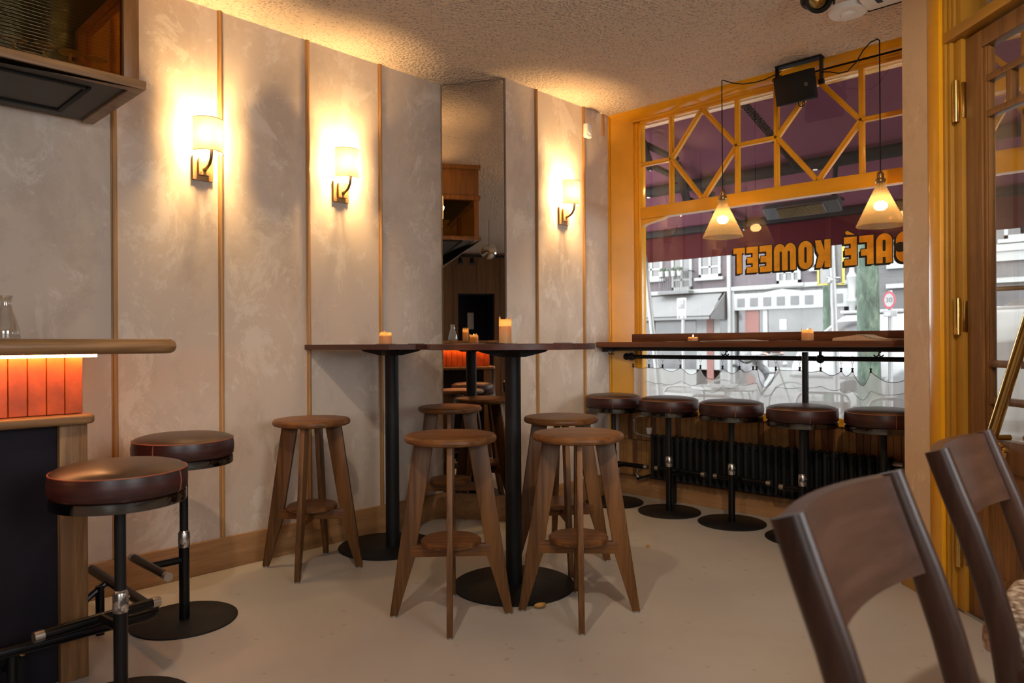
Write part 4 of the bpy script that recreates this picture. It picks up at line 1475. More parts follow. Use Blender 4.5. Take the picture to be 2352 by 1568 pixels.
struct(pbuild(pb().box(0.0, 0.208, 0.0, 0.14, 0, CH), 'pillar', M['pillar'], smooth=False), 'plaster pillar between the window and the glazed door', 'pillar')
struct(pbuild(pb().box(-0.012, 0.208, -0.014, 0.0, 0.0, 0.076, 0.003), 'baseboard_right', M['yellowd']))
struct(MB().box(2.60, 2.70, 3.78, 4.62, 0, CH).build('wall_right', M['pillar'], smooth=False))
d1 = struct(thing('door_1', 'glazed oak door in a yellow frame with slanting brass bar', 'door', PO, PA))
pbuild(pb().box(0.206, 0.284, -0.012, 0.14, 0, CH, 0.003), 'architrave', M['yellow'], d1)
mb = pb()
mb.box(0.282, 0.300, 0.004, 0.14, 0, CH, 0.003).box(0.298, 0.318, 0.014, 0.14, 0, CH, 0.003).box(0.316, 0.366, 0.030, 0.14, 0, CH, 0.002)
mb.box(1.285, 1.37, -0.012, 0.14, 0, CH, 0.003)
pbuild(mb, 'jamb', M['yellowd'], d1)
pbuild(pb().box(0.29, 1.30, 0.0, 0.14, 2.372, 2.418, 0.004).box(0.29, 1.30, 0.02, 0.14, 2.76, CH, 0.002).box(0.318, 0.335, 0.02, 0.13, 2.41, 2.78, 0.002), 'head_beam', M['yellowd'], d1)
pbuild(pb().box(0.32, 1.29, 0.07, 0.075, 2.41, 2.77), 'fanlight_pane', M['glass'], d1, smooth=False)
mb = pb()
mb.box(0.370, 0.463, 0.045, 0.095, 0.012, 2.362, 0.003).box(1.19, 1.282, 0.045, 0.095, 0.012, 2.362, 0.003)
mb.box(0.461, 0.480, 0.052, 0.088, 0.74, 2.31, 0.004)
pbuild(mb, 'stile', M['doorwood'], d1)
pbuild(pb().box(0.462, 1.19, 0.045, 0.095, 2.292, 2.362, 0.003).box(0.462, 1.19, 0.045, 0.095, 0.62, 0.74, 0.003).box(0.462, 1.19, 0.045, 0.095, 0.012, 0.20, 0.003), 'rail', M['doorwood'], d1)
pbuild(pb().box(0.455, 1.195, 0.060, 0.080, 0.19, 0.63), 'lower_panel', M['doorwood'], d1)
mb = pb()
for z in (2.163, 2.022, 1.033, 0.888):
    mb.box(0.478, 1.195, 0.052, 0.088, z - 0.014, z + 0.014, 0.003)
mb.box(0.585, 0.610, 0.052, 0.088, 2.03, 2.155, 0.003).box(0.712, 0.737, 0.052, 0.088, 0.896, 1.025, 0.003)
mb.box(0.478, 0.488, 0.056, 0.084, 0.74, 2.295, 0.002)
pbuild(mb, 'glazing_bar', M['doorwood'], d1)
pbuild(pb().box(0.478, 1.195, 0.068, 0.072, 0.73, 2.30), 'glass_pane', M['glass'], d1, smooth=False)
for (z0, z1) in ((2.03, 2.20), (0.19, 0.36), (1.15, 1.30)):
    h = pbuild(pb().cyl((0.345, 0.020, z0), (0.345, 0.020, z1), 0.013, n=20).cyl((0.345, 0.020, z0 + 0.014), (0.345, 0.020, z0 + 0.017), 0.0137, n=20).cyl((0.345, 0.020, z1 - 0.017), (0.345, 0.020, z1 - 0.014), 0.0137, n=20).box(0.345, 0.372, 0.030, 0.046, z0 + 0.012, z1 - 0.012, 0.001), 'hinge', M['brass'], d1)
mb = pb()
mb.cyl((0.560, -0.012, 0.70), (0.905, -0.012, 1.50), 0.0205, n=24)
mb.sphere((0.560, -0.012, 0.70), 0.0205, 14, 8).sphere((0.905, -0.012, 1.50), 0.0205, 14, 8)
hd = pbuild(mb, 'pull_bar', M['brass'], d1)
mb = pb()
for (u, z) in ((0.585, 0.755), (0.885, 1.452)):
    mb.cyl((u, -0.012, z), (u, 0.06, z), 0.011, n=14)
mb.build('pull_mount', M['brass'], hd, world=False)
pbuild(pb().cyl((0.60, 0.135, 0.70), (0.94, 0.135, 1.50), 0.018, n=20).cyl((0.62, 0.09, 0.755), (0.62, 0.135, 0.755), 0.011, n=14), 'outer_pull_bar', M['brass'], d1)
mb = pb()
mb.lathe([(0.036, 0), (0.036, 0.003), (0.028, 0.012), (0.006, 0.020), (0, 0.020)], (0, 0, 0), 30)
mb.xf(Matrix.Translation((0.555, 0.045, 0.695)) @ Matrix.Rotation(PI / 2, 4, 'X'))
pbuild(mb, 'lock_rosette', M['brass'], d1)
struct(pbuild(pb().box(1.37, 2.62, 0.0, 0.14, 0, CH), 'wall_entrance', M['pillar'], smooth=False))
struct(pbuild(pb().box(0.21, 1.37, 0.03, 0.14, 0, 0.012), 'trim_13', M['baresteel'], smooth=False))

# glazing of the entrance front seen through the door
ent = struct(thing('window_2', 'yellow framed entrance glazing seen through the door glass', 'window', (3.5, 4.52, 0.6)))
mb = MB()
mb.box(2.70, 2.735, 4.49, 4.56, 0, 2.742, 0.004).box(4.30, 4.40, 4.49, 4.56, 0, 2.742, 0.004).box(2.70, 4.40, 4.49, 4.56, 0.0, 0.60, 0.004).box(2.70, 4.40, 4.49, 4.56, 2.70, 2.742, 0.004)
mb.build('frame', M['yellow'], ent)
MB().box(2.70, 4.40, 4.485, 4.56, 1.995, 2.115, 0.004).box(2.70, 4.40, 4.485, 4.56, 2.42, 2.52, 0.004).build('transom_beam', M['yellow'], ent)
for a, b in [((2.74, 2.17), (2.86, 2.40)), ((2.86, 2.40), (3.0, 2.12)), ((2.70, 2.71), (2.87, 2.51)), ((2.915, 2.11), (2.915, 2.72)), ((3.4, 2.11), (3.4, 2.72)), ((3.4, 2.25), (3.55, 2.42)), ((3.4, 2.25), (3.5, 2.11))]:
    mb = MB()
    bar2(mb, a, b, 0.028)
    mb.build('glazing_bar', M['yellow'], ent)
MB().box(2.735, 4.30, 4.523, 4.527, 0.60, 2.70).build('glass_pane', M['glass'], ent, smooth=False)
r2 = thing('curtain_rod', 'dark curtain rod with ball end seen through the door glass', 'curtain rod', (3.4, 4.45, 1.39))
MB().cyl((2.76, 4.46, 1.39), (4.28, 4.46, 1.39), 0.012, n=12).build('pole', M['bronze'], r2)
MB().sphere((2.752, 4.46, 1.39), 0.027).build('finial', M['bronze'], r2)
c2 = thing('cafe_curtain', 'sheer white curtain hanging inside the entrance front, seen through the door', 'curtain', (3.4, 4.45, 0.6))
MB().grid([[(2.745 + 0.03 * i, 4.455 + 0.010 * math.sin(i * 1.3), 1.315 - 0.71 * j / 8 - (0.02 * math.sin(i * 0.9) if j == 0 else 0)) for i in range(52)] for j in range(9)]).build('voile', M['curtain'], c2, ang=3)

# ================================================================== THE REST OF THE ROOM (seen in the mirror, lets the daylight in)
wr = struct(MB().box(4.9, 5.06, -5.9, -3.4, 0, CH).box(4.9, 5.06, -3.4, -2.55, 0, CH).box(4.9, 5.06, -1.05, 0.4, 0, CH).box(4.9, 5.06, 1.7, 4.62, 0, CH).box(4.9, 5.06, -3.4, 1.8, 0, 1.05).box(4.9, 5.06, -3.4, 1.8, 2.35, CH).build('wall_side', M['plaster'], smooth=False))
for nm_, y0, y1 in (('fill_window_3', 0.4, 1.7), ('fill_window_4', -2.55, -1.05)):  # unseen windows added on this side, sized for daylight fill
    wn = struct(thing(nm_, 'unseen yellow framed side window added behind the viewer for daylight fill', 'window', (4.98, (y0 + y1) / 2, 1.05)))
    mb = MB()
    mb.box(4.94, 5.0, y0, y0 + 0.06, 1.05, 2.35).box(4.94, 5.0, y1 - 0.06, y1, 1.05, 2.35).box(4.94, 5.0, y0, y1, 1.05, 1.11).box(4.94, 5.0, y0, y1, 2.29, 2.35).box(4.95, 4.99, (y0 + y1) / 2 - 0.02, (y0 + y1) / 2 + 0.02, 1.1, 2.3)
    mb.build('frame', M['yellow'], wn)
    MB().box(4.968, 4.972, y0 + 0.05, y1 - 0.05, 1.1, 2.3).build('glass_pane', M['glass'], wn, smooth=False)
mb = MB()
mb.box(-0.25, 1.54, -5.75, -5.6, 0, CH).box(2.24, 4.9, -5.75, -5.6, 0, CH).box(1.54, 2.24, -5.75, -5.6, 2.05, CH)
for i in range(11):
    xx = 0.1 + 0.45 * i
    z0 = 2.05 if 1.5 < xx < 2.25 else 0
    mb.box(xx, xx + 0.02, -5.602, -5.588, z0, CH)
struct(mb.build('wall_back', M['panel'], smooth=False), 'dark wood panelled back wall seen in the mirror', 'wall')
struct(MB().box(1.45, 2.35, -6.3, -6.2, 0, 2.2).box(1.44, 1.54, -6.2, -5.75, 0, 2.2).box(2.24, 2.34, -6.2, -5.75, 0, 2.2).box(1.54, 2.24, -6.2, -5.75, 2.05, 2.2).build('wall_passage', M['blackpanel'], smooth=False))
pf = thing('picture_frame', 'small framed picture in the dark passage, seen in the mirror', 'picture', (1.88, -6.19, 1.4))
MB().box(1.80, 1.96, -6.2, -6.18, 1.35, 1.75, 0.003).build('frame', M['blackpl'], pf)
MB().box(1.82, 1.94, -6.181, -6.178, 1.39, 1.71).build('print', M['paper'], pf, smooth=False)
db = thing('mirror_ball', 'silver mirror ball hanging from the ceiling, seen in the mirror', 'mirror ball', (1.37, -1.95, 2.37))
MB().sphere((1.37, -1.95, 2.37), 0.115, 26, 18).build('faceted_ball', M['mirror'], db, smooth=False)
MB().cyl((1.37, -1.95, 2.48), (1.37, -1.95, CH), 0.003, n=8).build('wire', M['blackpl'], db)
tr = thing('track_light', 'black spotlight track on the rear ceiling, seen in the mirror', 'track light', (1.5, -4.2, 2.6))
MB().box(1.0, 2.6, -4.22, -4.18, 2.56, 2.60).cyl((1.2, -4.2, 2.6), (1.2, -4.2, CH), 0.006, n=8).cyl((2.3, -4.2, 2.6), (2.3, -4.2, CH), 0.006, n=8).build('track', M['blackpl'], tr)
for xx in (1.35, 1.55):
    MB().lathe([(0.03, 0), (0.045, 0.10), (0.0, 0.10)], (0, 0, 0), 18).xf(Matrix.Translation((xx, -4.2, 2.54)) @ Matrix.Rotation(math.radians(200), 4, 'X')).build('spot_head', M['blackpl'], tr)


# ceiling spotlights of the cafe, above and behind the viewer
def ceiling_spot(label, x, y, aim, power):
    t = thing('ceiling_spotlight', label, 'spotlight', (x, y, CH), 0, 'ceiling spotlights above the viewer')
    p = Vector((x, y, CH - 0.16))
    d = (Vector(aim) - p).normalized()
    Mr = Matrix.Translation(p) @ d.to_track_quat('-Z', 'Y').to_matrix().to_4x4()
    MB().lathe([(0.03, 0.10), (0.045, 0.08), (0.048, -0.03), (0.044, -0.03), (0.040, 0.05)], (0, 0, 0), 26, cap1=False).xf(Mr).build('lamp_housing', M['blackpl'], t)
    MB().cyl((x, y, CH - 0.10), (x, y, CH), 0.008, n=10).lathe([(0.04, 0), (0.04, -0.012), (0, -0.012)], (x, y, CH), 20).build('mount', M['blackpl'], t)
    l = bpy.data.lights.new('spot', 'SPOT')
    l.energy = power
    l.color = (1.0, 0.80, 0.57)
    l.spot_size = math.radians(72)
    l.spot_blend = 0.6
    l.shadow_soft_size = 0.035
    o = bpy.data.objects.new('spot', l)
    COL.objects.link(o)
    o.matrix_world = Matrix.Translation(p + d * 0.035 - Vector(t.location)) @ d.to_track_quat('-Z', 'Y').to_matrix().to_4x4()
    o.parent = t


ceiling_spot('black ceiling spotlight above the viewer aimed at the high tables', 2.35, 0.55, (1.2, 2.0, 0.2), 52)
ceiling_spot('unseen black ceiling spotlight above the viewer, aimed to brighten the pillar and door', 3.6, 0.9, (2.75, 3.2, 1.2), 100)  # unseen fill spot, turned to lift the dull pillar face
# ================================================================== THE STREET
GZ = -0.12
FY = 18.0
struct(MB().box(-16, 14, 4.66, 11.0, GZ - 0.1, GZ).box(-16, 14, 16.0, FY + 0.5, GZ - 0.1, GZ + 0.02).build('ground', M['pave'], smooth=False), 'pale grey pavement outside the window', 'pavement')
struct(MB().box(-16, 14, 11.0, 16.0, GZ - 0.14, GZ - 0.05).build('road', M['road'], smooth=False), 'grey asphalt street', 'street')

ba = thing('street_building', 'purple-grey brick building across the street with white windows and two shopfronts', 'building', (-8.0, FY, GZ))
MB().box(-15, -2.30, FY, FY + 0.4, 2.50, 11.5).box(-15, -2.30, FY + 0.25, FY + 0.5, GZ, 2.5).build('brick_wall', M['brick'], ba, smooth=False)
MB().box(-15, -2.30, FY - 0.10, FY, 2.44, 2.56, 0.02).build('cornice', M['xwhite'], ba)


def xwin(x0, x1, z0, z1, parent, cols=1, sill=True, deep=0.06, low=True):
    mb = MB()
    f = 0.07
    mb.box(x0, x0 + f, FY - deep, FY, z0, z1).box(x1 - f, x1, FY - deep, FY, z0, z1).box(x0, x1, FY - deep, FY, z0, z0 + f * 1.2).box(x0, x1, FY - deep, FY, z1 - f, z1)
    for c in range(1, cols + 1):
        xx = x0 + (x1 - x0) * c / (cols + 1)
        mb.box(xx - 0.03, xx + 0.03, FY - deep + 0.01, FY, z0, z1)
    if low:
        mb.box(x0, x1, FY - deep + 0.01, FY, z0 + 0.26, z0 + 0.31)
    if sill:
        mb.box(x0 - 0.10, x1 + 0.10, FY - 0.14, FY, z0 - 0.08, z0)
    wi = mb.build('window', M['xwhite'], parent, smooth=False)
    MB().box(x0 + f, x1 - f, FY - 0.02, FY + 0.01, z0 + f, z1 - f).build('pane', M['xglass'], wi, smooth=False)
    return wi


xwin(-8.35, -7.60, 2.92, 4.6, ba, 1)
xwin(-7.30, -6.66, 2.56, 4.5, ba, 1, False)
xwin(-6.44, -5.79, 2.86, 4.6, ba, 1)
xwin(-4.25, -3.64, 2.56, 4.4, ba, 2)
xwin(-10.6, -9.8, 2.92, 4.6, ba, 1)
xwin(-3.3, -2.7, 2.9, 4.6, ba, 1)
for x0 in (-13, -11, -9, -7, -5, -3.2):
    xwin(x0 - 0.5, x0 + 0.4, 6.2, 8.0, ba, 1)
# french balcony with planters
bal = thing('balcony', 'small french balcony with white flower pots across the street', 'balcony', (-7.1, FY - 0.3, 2.5))
mb = MB()
mb.box(-7.56, -6.58, FY - 0.36, FY, 2.44, 2.52)
mb.build('slab', M['xgrey'], bal, smooth=False)
mb = MB()
for i in range(15):
    xx = -7.52 + i * 0.065
    mb.cyl((xx, FY - 0.33, 2.52), (xx, FY - 0.33, 3.06), 0.008, n=6)
mb.box(-7.54, -6.60, FY - 0.345, FY - 0.315, 3.05, 3.08)
for xx in (-7.53, -6.61):
    mb.box(xx - 0.01, xx + 0.01, FY - 0.33, FY, 3.05, 3.08).cyl((xx, FY - 0.2, 2.52), (xx, FY - 0.2, 3.06), 0.008, n=6)
mb.build('railing', M['xdark'], bal)
for i in range(4):
    px = -7.42 + i * 0.19
    pt = thing('flower_pot', 'white flower pot with green plant hung on the balcony railing across the street', 'flower pot', (px, FY - 0.38, 2.93), 0, 'flower pots on the balcony railing')
    MB().lathe([(0.06, 0), (0.08, 0.15), (0.07, 0.15)], (px, FY - 0.38, 2.93), 16).build('pot', M['xwhite'], pt)
    mb = MB()
    rq = random.Random(i)
    for k in range(9):
        mb.sphere((px + rq.uniform(-0.07, 0.07), FY - 0.38 + rq.uniform(-0.05, 0.05), 3.10 + rq.uniform(-0.02, 0.06)), rq.uniform(0.025, 0.045), 8, 6)
    mb.build('plant', M['moss'], pt)
MB().cyl((-5.525, FY - 0.10, GZ), (-5.525, FY - 0.10, 8.0), 0.055, n=12).build('downpipe', M['xwhite'], ba)
# shop with grey awning
aw = MB()
sx0, sx1 = -10.5, -5.75
for k in range(3):
    t0, t1 = k / 3, (k + 1) / 3
    y0, y1 = FY - 0.05 - 0.85 * t0, FY - 0.05 - 0.85 * t1
    z0, z1 = 2.42 - 0.62 * t0, 2.42 - 0.62 * t1
    aw.prism([(y0, z0), (y1, z1 - 0.012), (y1, z1 - 0.03), (y0, z0 - 0.03)], sx0, sx1 + 0.05 * k, 'x')
aw.prism([(FY - 0.90, 1.80), (FY - 0.89, 1.80), (FY - 0.89, 1.70), (FY - 0.90, 1.70)], sx0, sx1 + 0.10, 'x')
aw.prism([(FY - 0.05, 2.42), (FY - 0.90, 1.80), (FY - 0.90, 1.70), (FY - 0.05, 1.70)], sx1 + 0.08, sx1 + 0.10, 'x')
shopaw = thing('shop_awning', 'grey pleated shop awning on the building across the street', 'awning', (-7, FY - 0.4, 2.0))
aw.build('canopy', M['xawn'], shopaw, smooth=False)
mb = MB()
mb.box(-10.5, -7.9, FY - 0.03, FY + 0.2, 0.35, 1.75).box(-7.85, -6.55, FY - 0.03, FY + 0.2, 0.35, 1.75).box(-5.84, -5.58, FY - 0.03, FY + 0.2, 0.3, 1.75)
mb.build('shop_window', M['xdark'], ba, smooth=False)
MB().box(-6.22, -6.02, FY - 0.04, FY + 0.2, 0.0, 1.75).build('shop_door', M['xred'], ba, smooth=False)
MB().box(-10.6, -5.5, FY - 0.02, FY + 0.24, GZ, 0.35).box(-6.55, -6.22, FY - 0.02, FY + 0.24, GZ, 2.4).box(-6.02, -5.84, FY - 0.02, FY + 0.24, GZ, 2.4).box(-5.58, -5.40, FY - 0.06, FY + 0.24, GZ, 2.45).build('shop_pier', M['xwhite'], ba, smooth=False)
# second shop: white fascia with leaded lights
MB().box(-5.40, -2.46, FY - 0.03, FY + 0.1, 2.36, 2.46).build('fretwork', M['xlace'], ba, smooth=False)
mb = MB()
mb.box(-5.38, -2.48, FY - 0.10, FY + 0.1, 1.93, 2.36)
mb.prism([(-4.6, 2.36), (-4.1, 2.44), (-3.6, 2.36)], FY - 0.09, FY, 'y')
fa = mb.build('fascia', M['xwhite'], ba, smooth=False)
for i in range(6):
    x0 = -5.29 + i * 0.355
    MB().box(x0, x0 + 0.20, FY - 0.115, FY - 0.09, 2.02, 2.24).build('leaded_light', M['xgrey'], fa, smooth=False)
MB().box(-2.80, -2.62, FY - 0.115, FY - 0.09, 2.02, 2.24).build('leaded_light', M['xgrey'], fa, smooth=False)
MB().box(-5.30, -5.12, FY - 0.0, FY + 0.2, GZ, 1.93).build('shop_window', M['xdark'], ba, smooth=False)
MB().box(-5.12, -4.74, FY - 0.02, FY + 0.2, GZ, 1.93).build('shop_door', M['xred'], ba, smooth=False)
MB().box(-4.74, -4.62, FY - 0.0, FY + 0.2, GZ, 1.93).build('shop_window', M['xdark'], ba, smooth=False)
MB().box(-4.62, -4.50, FY - 0.05, FY + 0.2, GZ, 1.93).box(-4.50, -2.6, FY - 0.05, FY + 0.2, GZ, 0.45).build('shop_pier', M['xwhite'], ba, smooth=False)
MB().box(-4.50, -2.62, FY - 0.02, FY + 0.2, 0.45, 1.93).build('shop_window', M['xglass'], ba, smooth=False)
tag(MB().box(-4.19, -4.01, FY - 0.03, FY - 0.02, 1.40, 1.67).build('notice', M['vanw'], smooth=False), 'white paper notice in the shop window across the street', 'notice')
mb = MB()
mb.lathe([(0.12, GZ), (0.12, 0.2), (0.075, 0.3), (0.07, 1.9), (0.12, 2.05), (0.08, 2.15), (0.10, 2.5), (0.13, 2.62), (0.06, 2.75), (0.05, 3.6)], (-2.40, FY - 0.12, 0), 16)
mb.build('ornate_column', M['xwhite'], ba)

bb = thing('street_building', 'pale grey building across the street on the right with white bands', 'building', (3.0, FY, GZ))
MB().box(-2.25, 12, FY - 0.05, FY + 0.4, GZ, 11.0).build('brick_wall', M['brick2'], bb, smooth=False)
mb = MB()
for z in (2.30, 2.95, 3.9):
    mb.box(-1.65, 12, FY - 0.16, FY, z, z + 0.10)
mb.box(-1.65, 3.0, FY - 0.12, FY, 2.75, 3.1).box(-1.65, 12, FY - 0.12, FY, 1.2, 1.5)
mb.build('band', M['xwhite'], bb, smooth=False)
for x0 in (-1.2, 0.6, 2.4, 3.4, 4.2, 5.3, 6.4, 7.6, 8.8):
    xwin(x0, x0 + 0.62, 3.2 if x0 < 3 else 3.0, 4.6, bb, 1)
    xwin(x0, x0 + 0.62, 0.7, 2.1, bb, 1, False, low=False)
MB().box(-0.9, 1.4, FY - 0.1, FY, 0.2, 2.1).build('shop_window', M['xdark'], bb, smooth=False)

# trees
def trunk(label, x, y, r, h):
    t = thing('street_tree', label, 'tree', (x, y, GZ), 0, 'street trees')
    rq = random.Random(int(x * 100))
    mb = MB()
    n = 28
    prev = None
    L = 18
    for i in range(L + 1):
        z = GZ + h * i / L
        rr_ = r * (1.22 - 0.22 * min(1, i / 3)) * (1 - 0.12 * i / L)
        ring = [mb.bm.verts.new((x + rr_ * (1 + 0.05 * math.sin(3 * a + z * 2) + 0.025 * rq.uniform(-1, 1)) * math.cos(a), y + rr_ * (1 + 0.05 * math.sin(2 * a - z) + 0.025 * rq.uniform(-1, 1)) * math.sin(a), z)) for a in [2 * PI * j / n for j in range(n)]]
        if prev:
            for j in range(n):
                mb._face([prev[j], prev[(j + 1) % n], ring[(j + 1) % n], ring[j]])
        prev = ring
    mb.build('trunk', M['moss'], t)
    mb = MB()
    for k in range(5):
        a = k * 1.3
        mb.tube([(x, y, GZ + h * 0.97), (x + 0.8 * math.cos(a), y + 0.8 * math.sin(a), GZ + h + 0.9), (x + 1.5 * math.cos(a), y + 1.5 * math.sin(a), GZ + h + 2.2)], [r * 0.5, r * 0.3, r * 0.12], 10)
    mb.build('branches', M['moss'], t)


trunk('thick moss-covered tree trunk close outside the window', 0.745, 9.0, 0.125, 5.5)
trunk('thin mossy tree trunk farther away beside the grey sign back', -1.93, 15.0, 0.075, 5.0)

# signs
ps = thing('parking_sign', 'white parking sign with P on a post across the pavement', 'road sign', (-1.715, 9.0, GZ))
MB().box(-1.785, -1.64, 8.98, 9.0, 1.44, 1.735, 0.008).build('plate', M['vanw'], ps)
MB().box(-1.765, -1.66, 8.975, 8.981, 1.585, 1.715, 0.003).build('blue_field', M['xblue'], ps)


def text(body, size, mat, parent, loc, name='lettering'):
    cu = bpy.data.curves.new(name, 'FONT')
    cu.body = body
    cu.size = size
    cu.extrude = 0.002
    cu.align_x = 'CENTER'
    cu.align_y = 'CENTER'
    tmp = bpy.data.objects.new('tmp_text', cu)
    me = bpy.data.meshes.new_from_object(tmp)
    bpy.data.objects.remove(tmp)
    me.materials.append(mat)
    o = bpy.data.objects.new(name, me)
    COL.objects.link(o)
    o.rotation_euler = (PI / 2, 0, 0)
    p = parent
    off = Vector((0, 0, 0))
    while p is not None:
        off += p.location
        p = p.parent
    o.location = Vector(loc) - off
    o.parent = parent
    return o


text('P', 0.13, M['vanw'], ps, (-1.712, 8.974, 1.65))
mb = MB()
mb.prism([(-1.765, 1.47), (-1.745, 1.49), (-1.745, 1.45)], 8.975, 8.98, 'y').prism([(-1.66, 1.47), (-1.68, 1.49), (-1.68, 1.45)], 8.975, 8.98, 'y').build('arrow', M['xdark'], ps, smooth=False)
MB().cyl((-1.71, 9.02, GZ), (-1.71, 9.02, 1.74), 0.022, n=12).build('post', M['xmetal'], ps)
ss = thing('speed_sign', 'round red-edged 30 speed sign beside the thick tree trunk', 'road sign', (0.97, 9.0, GZ))
mb = MB().lathe([(0.105, 0), (0.105, 0.01), (0, 0.01)], (0, 0, 0), 36)
mb.xf(Matrix.Translation((0.972, 9.0, 1.585)) @ Matrix.Rotation(PI / 2, 4, 'X') @ Matrix.Diagonal((0.62, 0.95, 1, 1)))
mb.build('red_ring', M['xsignred'], ss)
mb = MB().lathe([(0.080, 0), (0.080, 0.003), (0, 0.003)], (0, 0, 0), 36)
mb.xf(Matrix.Translation((0.972, 8.990, 1.585)) @ Matrix.Rotation(PI / 2, 4, 'X') @ Matrix.Diagonal((0.62, 0.95, 1, 1)))
mb.build('white_field', M['vanw'], ss)
text('30', 0.075, M['xdark'], ss, (0.972, 8.986, 1.585))
MB().box(0.91, 1.055, 8.99, 9.0, 1.395, 1.475, 0.005).build('sub_plate', M['vanw'], ss)
MB().cyl((0.972, 9.03, GZ), (0.972, 9.03, 1.70), 0.024, n=12).build('post', M['xmetal'], ss)
gs = thing('traffic_board', 'grey back of a yellow-edged traffic board on a tall post', 'road sign', (0.70, 8.0, GZ))
MB().box(0.565, 0.81, 7.98, 8.0, 1.74, 2.75, 0.004).build('board', M['xmetal'], gs)
MB().box(0.548, 0.568, 7.97, 8.005, 1.735, 2.76).box(0.806, 0.824, 7.97, 8.005, 1.725, 2.76).box(0.548, 0.66, 7.97, 8.005, 1.725, 1.742).box(0.74, 0.824, 7.97, 8.005, 1.716, 1.732).build('yellow_edge', M['xyellow'], gs, smooth=False)
MB().cyl((0.775, 7.95, GZ), (0.69, 7.95, 3.0), 0.03, n=14).build('post', M['xmetal'], gs)
MB().cyl((0.69, 7.92, 1.77), (0.76, 7.99, 1.77), 0.03, n=10).cyl((0.66, 7.95, 1.80), (0.80, 7.95, 1.79), 0.012, n=8).build('clamp', M['xmetal'], gs)
lp = thing('leaning_pole', 'leaning grey steel pole left outside the window', 'pole', (-0.499, 6.6, GZ))
MB().cyl((-0.499, 6.6, GZ), (-0.757, 6.6, 2.05), 0.028, n=14).build('shaft', M['xmetal'], lp)

# white van parked across the road
vn = thing('delivery_van', 'white delivery van parked on the street', 'van', (1.2, 13.0, GZ))
side = [(-1.42, 0.35), (-1.42, 0.72), (-1.30, 1.00), (-1.10, 1.12), (-0.72, 1.42), (-0.55, 1.54), (3.4, 1.56), (3.5, 1.45), (3.5, 0.25), (-1.2, 0.25)]
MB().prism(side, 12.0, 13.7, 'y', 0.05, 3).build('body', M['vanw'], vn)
MB().prism([(-1.02, 1.13), (-0.66, 1.42), (-0.30, 1.44), (-0.30, 1.13)], 11.985, 12.01, 'y', 0.01).build('side_window', M['xdark'], vn)
MB().box(-0.62, 0.30, 11.99, 12.3, 1.545, 1.60, 0.01).box(0.42, 2.8, 12.02, 12.3, 1.545, 1.59, 0.01).build('roof_rack', M['xmetal'], vn)
for wx in (-0.45, 2.75):
    mb = MB().lathe([(0.20, 0), (0.29, 0.01), (0.31, 0.05), (0.31, 0.17), (0.0, 0.17)], (0, 0, 0), 30)
    mb.xf(Matrix.Translation((wx, 11.97, 0.20)) @ Matrix.Rotation(-PI / 2, 4, 'X'))
    wh = mb.build('wheel', M['xblack'], vn)
    mb = MB().lathe([(0.0, 0), (0.19, 0.008), (0.19, 0.02)], (0, 0, 0), 24)
    mb.xf(Matrix.Translation((wx, 11.965, 0.20)) @ Matrix.Rotation(-PI / 2, 4, 'X'))
    mb.build('hub_cap', M['vanw'], wh)
MB().box(-1.44, 3.5, 11.985, 12.0, 0.52, 0.56, 0.004).build('rub_strip', M['xgrey'], vn)
# small dark car nearer, behind the trunk
cr = thing('parked_car', 'dark grey car parked behind the thick tree trunk, white wheel showing', 'car', (1.7, 10.4, GZ))
MB().prism([(0.55, 0.15), (0.55, 0.62), (0.75, 0.75), (1.15, 0.80), (1.45, 1.12), (2.3, 1.18), (2.8, 0.8), (3.0, 0.7), (3.0, 0.15)], 10.2, 11.6, 'y', 0.05, 3).build('body', M['xgrey'], cr)
MB().prism([(1.22, 0.82), (1.48, 1.08), (2.25, 1.12), (2.6, 0.82)], 10.19, 10.21, 'y', 0.005).build('side_window', M['xdark'], cr)
for wx in (0.92, 2.55):
    mb = MB().lathe([(0.20, 0), (0.29, 0.01), (0.30, 0.05), (0.30, 0.17), (0.0, 0.17)], (0, 0, 0), 30)
    mb.xf(Matrix.Translation((wx, 10.17, 0.42 - 0.23)) @ Matrix.Rotation(-PI / 2, 4, 'X'))
    wh = mb.build('wheel', M['xblack'], cr)
    mb = MB().lathe([(0.0, 0), (0.20, 0.008), (0.20, 0.02)], (0, 0, 0), 24)
    mb.xf(Matrix.Translation((wx, 10.165, 0.19)) @ Matrix.Rotation(-PI / 2, 4, 'X'))
    mb.build('hub_cap', M['vanw'], wh)

# awning of the cafe itself
av = thing('cafe_awning', 'maroon cafe awning above the window with straight valance', 'awning', (1.5, 5.7, 2.3))
YA0, ZA0, YA1, ZA1 = 4.72, 3.03, 6.72, 2.30
MB().prism([(YA0, ZA0), (YA1, ZA1), (YA1, ZA1 + 0.006), (YA0, ZA0 + 0.006)], -2.6, 7.0, 'x').build('canopy', M['awn'], av, smooth=False)
MB().box(-2.6, 7.0, 6.725, 6.731, 1.985, 2.31).build('valance', M['valance'], av, smooth=False)
MB().box(-2.6, 7.0, 6.64, 6.72, 2.235, 2.30, 0.01).build('front_bar', M['awnmetal'], av)
zt = ZA0 + (ZA1 - ZA0) * (5.85 - YA0) / (YA1 - YA0)
tb = MB().cyl((-2.6, 5.85, 2.535), (7.0, 5.85, 2.535), 0.05, n=20).build('support_tube', M['awnmetal'], av)
for lx in (-0.2, 1.35, 2.05, 3.1):
    MB().lathe([(0.016, 0), (0.016, -0.006), (0, -0.006)], (lx, 5.83, 2.487), 14).build('led_spot', M['white'], tb)
MB().box(-2.6, 7.0, 4.66, 4.80, 2.98, 3.12, 0.01).build('cassette', M['awnmetal'], av)


